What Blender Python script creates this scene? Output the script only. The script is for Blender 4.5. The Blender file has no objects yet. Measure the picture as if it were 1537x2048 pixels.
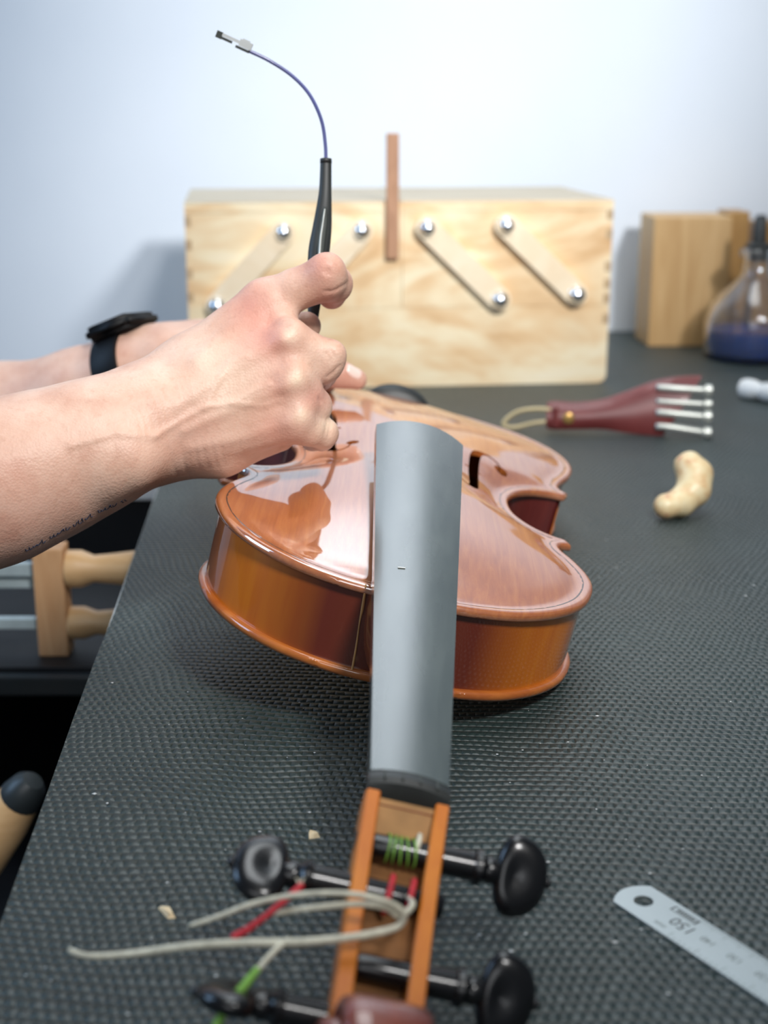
import bpy, bmesh, math, random
import numpy as np
from mathutils import Vector, Matrix
from mathutils.geometry import delaunay_2d_cdt

scene = bpy.context.scene
C = scene.collection
S = 0.01                      # everything below is written in centimetres
random.seed(4)
rng = np.random.default_rng(4)

# ------------------------------------------------------------------ camera, light, exposure
cam_data = bpy.data.cameras.new('camera')
cam = bpy.data.objects.new('camera', cam_data)
C.objects.link(cam)
cam.location = (0, 0, 24.05 * S)
cam.rotation_euler = (math.radians(90 - 16.2), 0, 0)
cam_data.sensor_fit = 'VERTICAL'
cam_data.sensor_height = 36.0
cam_data.lens = 2800.0 / 2048.0 * 36.0
cam_data.clip_start = 0.01
cam_data.dof.use_dof = True
cam_data.dof.focus_distance = 0.56
cam_data.dof.aperture_fstop = 9.0
scene.camera = cam

scene.view_settings.view_transform = 'Standard'
scene.view_settings.look = 'None'
scene.view_settings.gamma = 1.0
scene.view_settings.use_curve_mapping = False
scene.view_settings.exposure = 0.0

world = bpy.data.worlds.new('world')
scene.world = world
world.use_nodes = True
wb = world.node_tree.nodes['Background']
wb.inputs['Color'].default_value = (0.72, 0.86, 1.0, 1)
wb.inputs['Strength'].default_value = 0.10


def aim(o, target):
    o.rotation_euler = (Vector(target) * S - o.location).to_track_quat('-Z', 'Y').to_euler()


def spot(name, loc, target, watts, angle, blend, radius, color):
    d = bpy.data.lights.new(name, 'SPOT')
    d.energy, d.spot_size, d.spot_blend, d.shadow_soft_size, d.color = watts, math.radians(angle), blend, radius, color
    o = bpy.data.objects.new(name, d)
    C.objects.link(o)
    o.location = Vector(loc) * S
    aim(o, target)
    return o


def area(name, loc, target, watts, sx, sy, color):
    d = bpy.data.lights.new(name, 'AREA')
    d.shape, d.size, d.size_y, d.energy, d.color = 'RECTANGLE', sx * S, sy * S, watts, color
    o = bpy.data.objects.new(name, d)
    C.objects.link(o)
    o.location = Vector(loc) * S
    aim(o, target)
    return o


# the lamp clamped to the right of the bench, shining at the wall above the tool box, and an added wider spot that lights the arms and bench
spot('bench_lamp', (58, -12, 86), (6, 155, 29), 122, 33, 1.0, 0.085, (0.96, 0.975, 1.0))
spot('added_wall_wash', (30, 25, 80), (4, 155, 102), 155, 46, 1.0, 0.06, (0.96, 0.985, 1.0))  # added spot, brightens the upper wall so violin and fingerboard reflect it
spot('added_bench_spot', (34, -16, 94), (-3, 80, 6), 66, 46, 1.0, 0.10, (1.0, 0.985, 0.97))
# ceiling panel over the bench and a window far off to the left
area('ceiling_panel', (15, 95, 190), (5, 95, 0), 15, 120, 70, (0.93, 0.98, 1.0))
area('front_fill', (-30, -130, 95), (0, 60, 5), 5.5, 110, 80, (0.95, 0.97, 1.0))  # unseen fill added behind the camera to brighten ribs and arms
area('window_light', (-190, 60, 110), (0, 140, 15), 20, 90, 120, (0.42, 0.66, 1.0))


# ------------------------------------------------------------------ helpers
def link_mesh(name, verts, faces, mat=None, parent=None, smooth=True):
    me = bpy.data.meshes.new(name)
    v = np.asarray(verts, dtype=float) * S
    me.from_pydata(v.tolist(), [], [tuple(int(i) for i in f) for f in faces])
    me.update()
    if smooth:
        me.polygons.foreach_set('use_smooth', np.ones(len(me.polygons), dtype=bool))
    o = bpy.data.objects.new(name, me)
    C.objects.link(o)
    if mat is not None:
        me.materials.append(mat)
    if parent is not None:
        o.parent = parent
    return o


def bm_obj(name, bm, mat=None, parent=None, smooth=False):
    bmesh.ops.recalc_face_normals(bm, faces=bm.faces[:])
    me = bpy.data.meshes.new(name)
    for v in bm.verts:
        v.co *= S
    bm.to_mesh(me)
    bm.free()
    if smooth:
        me.polygons.foreach_set('use_smooth', np.ones(len(me.polygons), dtype=bool))
    o = bpy.data.objects.new(name, me)
    C.objects.link(o)
    if mat is not None:
        me.materials.append(mat)
    if parent is not None:
        o.parent = parent
    return o


def thing(name, label, cat, loc=(0, 0, 0), rotz=0.0, group=None):
    o = bpy.data.objects.new(name, None)
    C.objects.link(o)
    o.empty_display_size = 0.02
    o.location = Vector(loc) * S
    o.rotation_euler = (0, 0, rotz)
    o['label'], o['category'] = label, cat
    if group:
        o['group'] = group
    return o


def tag(o, label, cat, group=None):
    o['label'], o['category'] = label, cat
    if group:
        o['group'] = group
    return o


def box_bm(lo, hi, bevel=0.0, seg=2, bm=None, rot=None):
    bm = bm or bmesh.new()
    lo, hi = Vector(lo), Vector(hi)
    m = Matrix.Translation((lo + hi) / 2)
    if rot is not None:
        m = m @ rot
    m = m @ Matrix.Diagonal((*(hi - lo), 1))
    r = bmesh.ops.create_cube(bm, size=1.0, matrix=m)
    if bevel > 0:
        ed = {e for v in r['verts'] for e in v.link_edges}
        bmesh.ops.bevel(bm, geom=list(ed), offset=bevel, segments=seg, affect='EDGES', profile=0.6)
    return bm


def box(name, lo, hi, mat, parent=None, bevel=0.05, seg=2, rot=None):
    return bm_obj(name, box_bm(lo, hi, bevel, seg, rot=rot), mat, parent)


def catmull(pts, n):
    p = np.asarray(pts, float)
    p = np.vstack([2 * p[0] - p[1], p, 2 * p[-1] - p[-2]])
    out = []
    for i in range(1, len(p) - 2):
        a, b, c, d = p[i - 1:i + 3]
        for t in np.linspace(0, 1, n, endpoint=False):
            out.append(0.5 * ((2 * b) + (c - a) * t + (2 * a - 5 * b + 4 * c - d) * t * t + (3 * b - a - 3 * c + d) * t ** 3))
    out.append(p[-2])
    return np.array(out)


def tube_data(pts, radii, n=10, sub=6, squash=None, up=None):
    """a swept tube; radii per control point; squash = (a, b) factors of the cross-section"""
    pr = np.c_[np.asarray(pts, float), np.broadcast_to(np.asarray(radii, float), (len(pts),))]
    q = catmull(pr, sub) if sub > 1 else pr
    c, r = q[:, :3], np.maximum(q[:, 3], 0.002)
    t = np.gradient(c, axis=0)
    t /= np.linalg.norm(t, axis=1)[:, None] + 1e-9
    nrm = np.array(up if up is not None else (0.13, 0.21, 0.97), float)
    V, F = [], []
    for i in range(len(c)):
        nrm = nrm - t[i] * nrm.dot(t[i])
        nrm /= np.linalg.norm(nrm) + 1e-9
        b = np.cross(t[i], nrm)
        sa, sb = squash or (1, 1)
        for k in range(n):
            a = 2 * math.pi * k / n
            V.append(c[i] + r[i] * (math.cos(a) * nrm * sa + math.sin(a) * b * sb))
    for i in range(len(c) - 1):
        for k in range(n):
            F.append((i * n + k, i * n + (k + 1) % n, (i + 1) * n + (k + 1) % n, (i + 1) * n + k))
    F.append(tuple(range(n))[::-1])
    F.append(tuple((len(c) - 1) * n + k for k in range(n)))
    return V, F


def tube(name, pts, radii, mat, parent=None, n=10, sub=6, squash=None, up=None):
    return link_mesh(name, *tube_data(pts, radii, n, sub, squash, up), mat, parent)


def lathe_data(prof, a, axis, n=24):
    """profile of (distance along axis, radius) turned about the axis through a"""
    a, ax = np.asarray(a, float), np.asarray(axis, float)
    ax = ax / np.linalg.norm(ax)
    u = np.cross(ax, (0.0, 0.0, 1.0) if abs(ax[2]) < 0.9 else (1.0, 0, 0))
    u /= np.linalg.norm(u)
    w = np.cross(ax, u)
    V, F = [], []
    for h, r in prof:
        for k in range(n):
            g = 2 * math.pi * k / n
            V.append(a + ax * h + max(r, 1e-3) * (u * math.cos(g) + w * math.sin(g)))
    for i in range(len(prof) - 1):
        for k in range(n):
            F.append((i * n + k, i * n + (k + 1) % n, (i + 1) * n + (k + 1) % n, (i + 1) * n + k))
    F.append(tuple(range(n))[::-1])
    F.append(tuple((len(prof) - 1) * n + k for k in range(n)))
    return V, F


def lathe(name, prof, a, axis, mat, parent=None, n=24, smooth=True):
    o = link_mesh(name, *lathe_data(prof, a, axis, n), mat, parent, smooth)
    if smooth:
        autosmooth(o, 40)
    return o


def autosmooth(o, deg):
    bm = bmesh.new()
    bm.from_mesh(o.data)
    lim = math.radians(deg)
    for e in bm.edges:
        if len(e.link_faces) == 2 and e.calc_face_angle(0) > lim:
            e.smooth = False
    bm.to_mesh(o.data)
    bm.free()


def prism_data(poly, z0, z1):
    n = len(poly)
    V = [(x, y, z0) for x, y in poly] + [(x, y, z1) for x, y in poly]
    F = [tuple(range(n))[::-1], tuple(range(n, 2 * n))] + [(i, (i + 1) % n, n + (i + 1) % n, n + i) for i in range(n)]
    return V, F


# ------------------------------------------------------------------ materials
def new_mat(name):
    m = bpy.data.materials.new(name)
    m.use_nodes = True
    nt = m.node_tree
    return m, nt, nt.nodes['Principled BSDF']


def nd(nt, kind, **kw):
    n = nt.nodes.new(kind)
    for k, v in kw.items():
        if k in n.inputs:
            n.inputs[k].default_value = v
        else:
            setattr(n, k, v)
    return n


def math_node(nt, op, a, b=None, c=None):
    n = nt.nodes.new('ShaderNodeMath')
    n.operation = op
    for i, x in enumerate((a, b, c)):
        if x is None:
            continue
        if isinstance(x, (int, float)):
            n.inputs[i].default_value = x
        else:
            nt.links.new(x, n.inputs[i])
    return n.outputs[0]


def ramp(nt, fac, stops):
    r = nt.nodes.new('ShaderNodeValToRGB')
    while len(r.color_ramp.elements) < len(stops):
        r.color_ramp.elements.new(0.5)
    for e, (p, c) in zip(r.color_ramp.elements, stops):
        e.position = p
        e.color = (*c, 1)
    nt.links.new(fac, r.inputs[0])
    return r.outputs[0]


def coords(nt, scale=(1, 1, 1), rot=(0, 0, 0)):
    tc = nt.nodes.new('ShaderNodeTexCoord')
    mp = nt.nodes.new('ShaderNodeMapping')
    mp.inputs['Scale'].default_value = scale
    mp.inputs['Rotation'].default_value = rot
    nt.links.new(tc.outputs['Object'], mp.inputs['Vector'])
    return mp.outputs[0]


def noise(nt, vec, scale, detail=3.0, rough=0.5, dist=0.0):
    n = nd(nt, 'ShaderNodeTexNoise', Scale=scale, Detail=detail, Roughness=rough, Distortion=dist)
    nt.links.new(vec, n.inputs['Vector'])
    return n.outputs['Fac']


def bump(nt, bsdf, height, strength, dist=0.001, prev=None):
    b = nt.nodes.new('ShaderNodeBump')
    b.inputs['Strength'].default_value = strength
    b.inputs['Distance'].default_value = dist
    nt.links.new(height, b.inputs['Height'])
    if prev is not None:
        nt.links.new(prev, b.inputs['Normal'])
    nt.links.new(b.outputs[0], bsdf.inputs['Normal'])
    return b.outputs[0]


def plain(name, color, rough=0.5, metal=0.0, spec=0.5, coat=0.0, var=0.12, vscale=60.0, bumps=0.0):
    m, nt, b = new_mat(name)
    v = coords(nt)
    f = noise(nt, v, vscale, 4)
    dark = tuple(max(0, c * (1 - var)) for c in color)
    lite = tuple(min(1, c * (1 + var)) for c in color)
    nt.links.new(ramp(nt, f, [(0.3, dark), (0.7, lite)]), b.inputs['Base Color'])
    b.inputs['Roughness'].default_value = rough
    b.inputs['Metallic'].default_value = metal
    b.inputs['Specular IOR Level'].default_value = spec
    b.inputs['Coat Weight'].default_value = coat
    b.inputs['Coat Roughness'].default_value = 0.08
    if bumps:
        bump(nt, b, noise(nt, v, vscale * 6, 3), bumps, 0.0006)
    return m


def wood(name, stops, axis_scale=(1, 1, 1), scale=20, rough=0.5, coat=0.0, rot=(0, 0, 0), dist=2.0, spec=0.5):
    m, nt, b = new_mat(name)
    v = coords(nt, axis_scale, rot)
    f = noise(nt, v, scale, 3, 0.55, dist)
    fine = noise(nt, v, scale * 9, 2)
    mix = math_node(nt, 'ADD', math_node(nt, 'MULTIPLY', f, 0.85), math_node(nt, 'MULTIPLY', fine, 0.15))
    nt.links.new(ramp(nt, mix, stops), b.inputs['Base Color'])
    b.inputs['Roughness'].default_value = rough
    b.inputs['Coat Weight'].default_value = coat
    b.inputs['Coat Roughness'].default_value = 0.06
    b.inputs['Specular IOR Level'].default_value = spec
    return m


def varnish(name, stops, axis_scale, scale, coat_rough=0.06, dist=0.5, coat_ior=1.75, grain=0.15):
    m = wood(name, stops, axis_scale, scale, 0.42, 1.0, dist=dist)
    b = m.node_tree.nodes['Principled BSDF']
    b.inputs['Coat Roughness'].default_value = coat_rough
    b.inputs['Coat IOR'].default_value = coat_ior
    return m


def mat_rubber():
    m, nt, b = new_mat('ribbed_rubber')
    v = coords(nt, (1, 1, 1), (0, 0, 0.05))
    warp = nd(nt, 'ShaderNodeTexNoise', Scale=90.0, Detail=1.0)
    nt.links.new(v, warp.inputs['Vector'])
    wv = nt.nodes.new('ShaderNodeVectorMath')
    wv.operation = 'MULTIPLY_ADD'
    nt.links.new(warp.outputs['Color'], wv.inputs[0])
    wv.inputs[1].default_value = (0.0013, 0.0013, 0)
    slow = nd(nt, 'ShaderNodeTexNoise', Scale=16.0, Detail=1.0)
    nt.links.new(v, slow.inputs['Vector'])
    ws = nt.nodes.new('ShaderNodeVectorMath')
    ws.operation = 'MULTIPLY_ADD'
    nt.links.new(slow.outputs['Color'], ws.inputs[0])
    ws.inputs[1].default_value = (0.012, 0.012, 0)
    nt.links.new(v, ws.inputs[2])
    nt.links.new(ws.outputs[0], wv.inputs[2])
    sep = nt.nodes.new('ShaderNodeSeparateXYZ')
    nt.links.new(wv.outputs[0], sep.inputs[0])
    row = math_node(nt, 'MULTIPLY', sep.outputs['Y'], 1 / 0.0042)
    fl = math_node(nt, 'FLOOR', row)
    odd = math_node(nt, 'MULTIPLY', math_node(nt, 'FLOORED_MODULO', fl, 2.0), 0.5)
    col = math_node(nt, 'ADD', math_node(nt, 'MULTIPLY', sep.outputs['X'], 1 / 0.0038), odd)

    def hump(x):
        t = math_node(nt, 'SUBTRACT', math_node(nt, 'MULTIPLY', math_node(nt, 'FRACT', x), 2.0), 1.0)
        t2 = math_node(nt, 'MULTIPLY', t, t)
        return math_node(nt, 'SUBTRACT', 1.0, t2)
    hh = math_node(nt, 'POWER', math_node(nt, 'MULTIPLY', hump(row), math_node(nt, 'ADD', math_node(nt, 'MULTIPLY', hump(col), 0.75), 0.25)), 0.6)
    ran = noise(nt, v, 420, 2)
    h2 = math_node(nt, 'MULTIPLY', hh, math_node(nt, 'ADD', 0.6, math_node(nt, 'MULTIPLY', ran, 0.8)))
    bump(nt, b, h2, 0.85, 0.0014)
    big = noise(nt, v, 9, 3)
    nt.links.new(ramp(nt, big, [(0.3, (0.009, 0.021, 0.020)), (0.7, (0.016, 0.033, 0.031))]), b.inputs['Base Color'])
    b.inputs['Roughness'].default_value = 0.46
    b.inputs['IOR'].default_value = 1.7
    b.inputs['Specular IOR Level'].default_value = 0.5
    return m


def mat_wall():
    m, nt, b = new_mat('painted_plaster')
    v = coords(nt)
    nt.links.new(ramp(nt, noise(nt, v, 6, 3), [(0.3, (0.74, 0.79, 0.85)), (0.7, (0.78, 0.825, 0.88))]), b.inputs['Base Color'])
    b.inputs['Roughness'].default_value = 0.7
    bump(nt, b, noise(nt, v, 220, 3), 0.15, 0.0008)
    return m


def mat_skin():
    m, nt, b = new_mat('skin')
    v = coords(nt)
    at = nt.nodes.new('ShaderNodeAttribute')
    at.attribute_name = 'blush'
    n1 = noise(nt, v, 55, 4, 0.6)
    base = ramp(nt, n1, [(0.3, (0.62, 0.36, 0.26)), (0.5, (0.71, 0.46, 0.345)), (0.72, (0.77, 0.54, 0.42))])
    mx = nt.nodes.new('ShaderNodeMix')
    mx.data_type = 'RGBA'
    nt.links.new(at.outputs['Fac'], mx.inputs['Factor'])
    nt.links.new(base, mx.inputs['A'])
    mx.inputs['B'].default_value = (0.60, 0.20, 0.15, 1)
    pores = nt.nodes.new('ShaderNodeTexVoronoi')
    pores.inputs['Scale'].default_value = 900
    nt.links.new(v, pores.inputs['Vector'])
    spots = ramp(nt, noise(nt, v, 330, 2), [(0.30, (0.72, 0.62, 0.56)), (0.42, (1, 1, 1))])
    mul = nt.nodes.new('ShaderNodeMix')
    mul.data_type = 'RGBA'
    mul.blend_type = 'MULTIPLY'
    mul.inputs['Factor'].default_value = 0.22
    nt.links.new(mx.outputs['Result'], mul.inputs['A'])
    nt.links.new(spots, mul.inputs['B'])
    nt.links.new(mul.outputs['Result'], b.inputs['Base Color'])
    pl = nt.nodes.new('ShaderNodeAttribute')
    pl.attribute_name = 'pale'
    mp = nt.nodes.new('ShaderNodeMix')
    mp.data_type = 'RGBA'
    nt.links.new(pl.outputs['Fac'], mp.inputs['Factor'])
    nt.links.new(mul.outputs['Result'], mp.inputs['A'])
    mp.inputs['B'].default_value = (0.86, 0.68, 0.50, 1)
    nt.links.new(mp.outputs['Result'], b.inputs['Base Color'])
    b.inputs['Roughness'].default_value = 0.50
    b.inputs['Specular IOR Level'].default_value = 0.45
    b.inputs['Subsurface Weight'].default_value = 0.12
    b.inputs['Subsurface Radius'].default_value = (0.006, 0.0025, 0.0015)
    b.inputs['Subsurface Scale'].default_value = 0.6
    p = bump(nt, b, pores.outputs['Distance'], 0.22, 0.0005)
    bump(nt, b, noise(nt, coords(nt, (1, 1, 0.35), (0, 0.35, 0)), 420, 3), 0.20, 0.0006, p)
    return m


M = {}
M['wall'] = mat_wall()
M['floor'] = plain('dark_floor', (0.03, 0.032, 0.035), 0.6)
M['rubber'] = mat_rubber()
M['bench'] = plain('bench_laminate', (0.50, 0.52, 0.50), 0.45)
M['bench_leg'] = plain('bench_steel', (0.05, 0.05, 0.055), 0.5)
M['spruce'] = varnish('spruce_varnish', [(0.25, (0.36, 0.085, 0.012)), (0.5, (0.46, 0.125, 0.022)), (0.75, (0.56, 0.18, 0.035))], (1, 0.02, 1), 420, 0.05, coat_ior=4.0)
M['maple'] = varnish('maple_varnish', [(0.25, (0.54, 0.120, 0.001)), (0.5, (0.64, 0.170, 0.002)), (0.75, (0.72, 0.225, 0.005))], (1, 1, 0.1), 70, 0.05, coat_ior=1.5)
_nt = M['maple'].node_tree                       # shade beside the neck painted in as a deeper red
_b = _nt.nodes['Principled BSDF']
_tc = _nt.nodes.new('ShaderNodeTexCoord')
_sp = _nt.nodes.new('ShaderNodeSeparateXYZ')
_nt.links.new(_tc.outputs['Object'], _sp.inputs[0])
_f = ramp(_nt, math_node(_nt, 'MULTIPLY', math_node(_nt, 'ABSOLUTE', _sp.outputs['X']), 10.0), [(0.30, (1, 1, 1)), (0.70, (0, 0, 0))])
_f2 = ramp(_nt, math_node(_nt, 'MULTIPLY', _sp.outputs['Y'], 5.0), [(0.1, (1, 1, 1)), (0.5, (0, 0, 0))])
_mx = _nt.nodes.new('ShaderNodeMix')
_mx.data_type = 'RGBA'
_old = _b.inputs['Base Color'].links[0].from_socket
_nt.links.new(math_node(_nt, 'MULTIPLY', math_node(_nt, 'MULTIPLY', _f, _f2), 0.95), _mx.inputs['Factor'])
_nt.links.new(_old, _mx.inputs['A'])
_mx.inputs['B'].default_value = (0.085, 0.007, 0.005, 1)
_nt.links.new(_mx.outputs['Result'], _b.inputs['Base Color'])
M['maple_back'] = varnish('maple_back_varnish', [(0.3, (0.32, 0.07, 0.008)), (0.7, (0.52, 0.16, 0.02))], (0.2, 1, 1), 90, 0.06)
M['maple_shaded'] = varnish('maple_waist_shade', [(0.3, (0.075, 0.006, 0.006)), (0.7, (0.14, 0.016, 0.010))], (1, 1, 0.12), 90, 0.06, coat_ior=1.4)  # darker copy of the rib maple, with the waist's shade painted in
M['pegbox'] = varnish('pegbox_varnish', [(0.3, (0.50, 0.12, 0.004)), (0.7, (0.70, 0.23, 0.010))], (1, 0.15, 1), 70, 0.14, coat_ior=1.35)
M['scroll'] = varnish('scroll_varnish', [(0.3, (0.10, 0.012, 0.005)), (0.7, (0.26, 0.04, 0.012))], (1, 0.3, 1), 80, 0.08, coat_ior=1.5)
M['neck'] = varnish('neck_varnish', [(0.3, (0.16, 0.03, 0.01)), (0.7, (0.26, 0.06, 0.02))], (1, 0.15, 1), 70, 0.10)
M['inside'] = plain('bare_wood_inside', (0.10, 0.055, 0.025), 0.8)
M['bare'] = plain('bare_maple', (0.42, 0.22, 0.08), 0.75, var=0.3)
M['hollow_shade'] = plain('maple_hollow_shade', (0.20, 0.085, 0.025), 0.8, var=0.35)  # pegbox floor colour, darkened to paint in the shade of the hollow
M['purfling'] = plain('purfling_black', (0.05, 0.025, 0.015), 0.4, coat=0.6)
M['peg'] = plain('ebony_polished', (0.005, 0.005, 0.006), 0.26, coat=0.25, bumps=0.0)
M['nut'] = plain('ebony_nut', (0.014, 0.016, 0.015), 0.45, var=0.4)


def mat_fingerboard():
    m, nt, b = new_mat('ebony_fingerboard')
    v = coords(nt, (1, 0.06, 1))
    f = noise(nt, v, 160, 4, 0.6)
    nt.links.new(ramp(nt, f, [(0.3, (0.034, 0.046, 0.040)), (0.7, (0.064, 0.080, 0.070))]), b.inputs['Base Color'])
    r = ramp(nt, noise(nt, coords(nt, (1, 0.25, 1)), 60, 4), [(0.3, (0.20, 0.20, 0.20)), (0.7, (0.32, 0.32, 0.32))])
    nt.links.new(r, b.inputs['Roughness'])
    b.inputs['Specular IOR Level'].default_value = 1.0
    b.inputs['Coat Weight'].default_value = 0.8
    b.inputs['Coat IOR'].default_value = 2.0
    b.inputs['Coat Roughness'].default_value = 0.22
    return m


M['fingerboard'] = mat_fingerboard()
M['chip_white'] = plain('scratch_white', (0.8, 0.8, 0.76), 0.6)
M['string'] = plain('cream_string', (0.62, 0.58, 0.45), 0.45, var=0.2, vscale=300)
M['silk_green'] = plain('green_silk', (0.20, 0.42, 0.06), 0.6, var=0.3, vscale=500)
M['silk_red'] = plain('red_silk', (0.50, 0.02, 0.03), 0.55, var=0.3, vscale=500)
M['skin'] = mat_skin()
M['nail'] = plain('fingernail', (0.88, 0.66, 0.58), 0.22, spec=0.6, var=0.05)
M['tattoo'] = plain('tattoo_ink', (0.03, 0.045, 0.09), 0.5)
M['watch'] = plain('watch_black', (0.002, 0.002, 0.0025), 0.5, spec=0.25)
M['watch_glass'] = plain('watch_glass', (0.010, 0.013, 0.016), 0.06, coat=1.0)
M['pine'] = wood('pine_board', [(0.30, (0.62, 0.37, 0.17)), (0.42, (0.78, 0.55, 0.31)), (0.54, (0.87, 0.73, 0.49)), (0.72, (0.90, 0.80, 0.60))], (0.34, 1, 1.0), 12, 0.5, 0.12, dist=2.2)
M['pine_top'] = wood('pine_lid', [(0.3, (0.46, 0.38, 0.27)), (0.7, (0.58, 0.51, 0.39))], (0.3, 1, 1), 16, 0.6)
M['pine_end'] = wood('pine_end_grain', [(0.3, (0.42, 0.28, 0.15)), (0.7, (0.55, 0.40, 0.24))], (1, 1, 1), 60, 0.7)
M['pine_arm'] = wood('pine_arm', [(0.3, (0.80, 0.63, 0.42)), (0.7, (0.88, 0.76, 0.57))], (0.5, 1, 0.5), 30, 0.5, 0.1)
M['dowel'] = wood('dowel_wood', [(0.3, (0.34, 0.17, 0.09)), (0.7, (0.48, 0.26, 0.15))], (1, 1, 0.2), 60, 0.55)
M['chrome'] = plain('dome_nut_chrome', (0.80, 0.83, 0.88), 0.14, metal=1.0, var=0.03)
M['oak'] = wood('oiled_block', [(0.3, (0.50, 0.29, 0.11)), (0.7, (0.66, 0.43, 0.20))], (1, 1, 0.1), 40, 0.55, 0.05)
M['oak_dark'] = wood('darker_block', [(0.3, (0.34, 0.17, 0.04)), (0.7, (0.52, 0.29, 0.09))], (1, 1, 0.1), 40, 0.5, 0.1)
M['tailpiece'] = wood('rosewood_tailpiece', [(0.3, (0.13, 0.018, 0.018)), (0.7, (0.22, 0.042, 0.038))], (0.2, 1, 1), 60, 0.42, 0.2)
M['tuner'] = plain('nickel_tuner', (0.60, 0.61, 0.56), 0.36, metal=0.55, var=0.05)
M['brass'] = plain('brass_eye', (0.66, 0.40, 0.13), 0.35, metal=0.7)
M['gut'] = plain('tail_gut', (0.55, 0.44, 0.24), 0.45)
M['white_plastic'] = plain('white_plastic', (0.80, 0.80, 0.78), 0.4, var=0.03)
M['steel'] = plain('brushed_steel', (0.42, 0.46, 0.46), 0.38, metal=0.7, var=0.05, vscale=20)
M['ink'] = plain('etched_black', (0.03, 0.035, 0.03), 0.6)
M['ink_faint'] = plain('etched_grey', (0.13, 0.15, 0.14), 0.6)
M['clip'] = plain('clip_metal', (0.55, 0.57, 0.56), 0.35, metal=0.3)
M['black_plastic'] = plain('black_plastic', (0.024, 0.026, 0.025), 0.5, var=0.2)
M['blue_cable'] = plain('blue_cable', (0.09, 0.10, 0.27), 0.3, coat=0.3)
M['chisel_wood'] = wood('turned_beech', [(0.3, (0.60, 0.36, 0.16)), (0.7, (0.76, 0.50, 0.26))], (0.2, 1, 1), 50, 0.4, 0.3)
M['rack_wood'] = wood('rack_beech', [(0.3, (0.52, 0.28, 0.13)), (0.7, (0.66, 0.40, 0.21))], (1, 1, 0.2), 50, 0.5)
M['blade'] = plain('tool_steel', (0.50, 0.60, 0.62), 0.35, metal=0.35)
M['cart'] = plain('cart_black_steel', (0.003, 0.0035, 0.005), 0.55)
M['cart_lip'] = plain('cart_grey_lip', (0.022, 0.028, 0.031), 0.4)
M['chip'] = wood('fresh_chip', [(0.3, (0.62, 0.46, 0.26)), (0.7, (0.78, 0.64, 0.42))], (1, 1, 1), 300, 0.7)
M['dust'] = plain('pale_dust', (0.50, 0.52, 0.52), 0.8)


def mat_root():
    m, nt, b = new_mat('pale_root')
    v = coords(nt)
    nt.links.new(ramp(nt, noise(nt, v, 120, 4, 0.6), [(0.30, (0.55, 0.24, 0.16)), (0.40, (0.70, 0.48, 0.25)), (0.55, (0.78, 0.62, 0.36)), (0.8, (0.84, 0.74, 0.50))]), b.inputs['Base Color'])
    b.inputs['Roughness'].default_value = 0.4
    return m


M['root'] = mat_root()


def mat_glass(name, color, rough=0.0):
    m, nt, b = new_mat(name)
    v = coords(nt)
    nt.links.new(ramp(nt, noise(nt, v, 30), [(0.3, color), (0.7, color)]), b.inputs['Base Color'])
    b.inputs['Transmission Weight'].default_value = 1.0
    b.inputs['Roughness'].default_value = rough
    b.inputs['IOR'].default_value = 1.45
    return m


M['glass'] = mat_glass('clear_glass', (0.96, 0.97, 0.98))
M['blue_liquid'] = mat_glass('blue_liquid', (0.001, 0.09, 0.50))
M['blue_liquid'].node_tree.nodes['Principled BSDF'].inputs['Transmission Weight'].default_value = 0.35
M['glass'].node_tree.nodes['Principled BSDF'].inputs['Transmission Weight'].default_value = 0.97

# ------------------------------------------------------------------ the setting
WALL_Y = 155.0
o = box('wall_back', (-150, WALL_Y, -75), (150, WALL_Y + 8, 170), M['wall'], bevel=0)
o['kind'] = 'structure'
o = box('floor', (-150, -60, -80), (150, WALL_Y, -75), M['floor'], bevel=0)
o['kind'] = 'structure'

# ------------------------------------------------------------------ bench and mat
bench = thing('workbench', 'pale topped workbench under the black rubber mat', 'workbench', (20, 80, -75))
edge = lambda y, off: -14.69 + off - (y - 87.3) * 0.0585
tp = [(edge(8, 0.25), 8), (96, 8), (96, WALL_Y - 0.2), (edge(WALL_Y, -0.42), WALL_Y - 0.2), (edge(63, -0.12), 63)]
rel = lambda q: [(x - 20, y - 80) for x, y in q]
V, F = prism_data(rel(tp), 75 - 3.4, 75 - 0.36)
link_mesh('bench_top', V, F, M['bench'], bench, smooth=False)
for x, y in ((-2, 16), (90, 16), (-2, 148), (90, 148)):
    box('leg', (x - 23, y - 83, 0), (x - 17, y - 77, 75 - 3.4), M['bench_leg'], bench, 0.2)
mt = [(edge(8, 0.0), 8), (96, 8), (96, WALL_Y - 0.25), (edge(WALL_Y, 0), WALL_Y - 0.25)]
n = 24
left = [(edge(y, 0.05 * math.sin(y * 0.21) + 0.03 * math.sin(y * 0.6)), y) for y in np.linspace(WALL_Y - 0.25, 8, n)]
V, F = prism_data([(96, 8), (96, WALL_Y - 0.25)] + left, -0.35, 0.0)
mat_o = link_mesh('rubber_mat', V, F, M['rubber'], smooth=False)
tag(mat_o, 'large black ribbed rubber mat covering the workbench', 'mat')

# ------------------------------------------------------------------ the violin (local: x across, y neck to tail, z up; cm)
violin = thing('violin', 'orange brown varnished violin without strings, bridge or tailpiece, lying on the mat', 'violin')
RV = np.array([[0.970295, -0.001874, 0.241918], [0.004509, 0.999936, -0.010341], [-0.241883, 0.011124, 0.970242]])
TV = np.array([0.9942, 50.6875, 5.9816])
mw = Matrix.Identity(4)
for i in range(3):
    for j in range(3):
        mw[i][j] = RV[i, j]
    mw[i][3] = TV[i] * S
violin.matrix_world = mw

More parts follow.
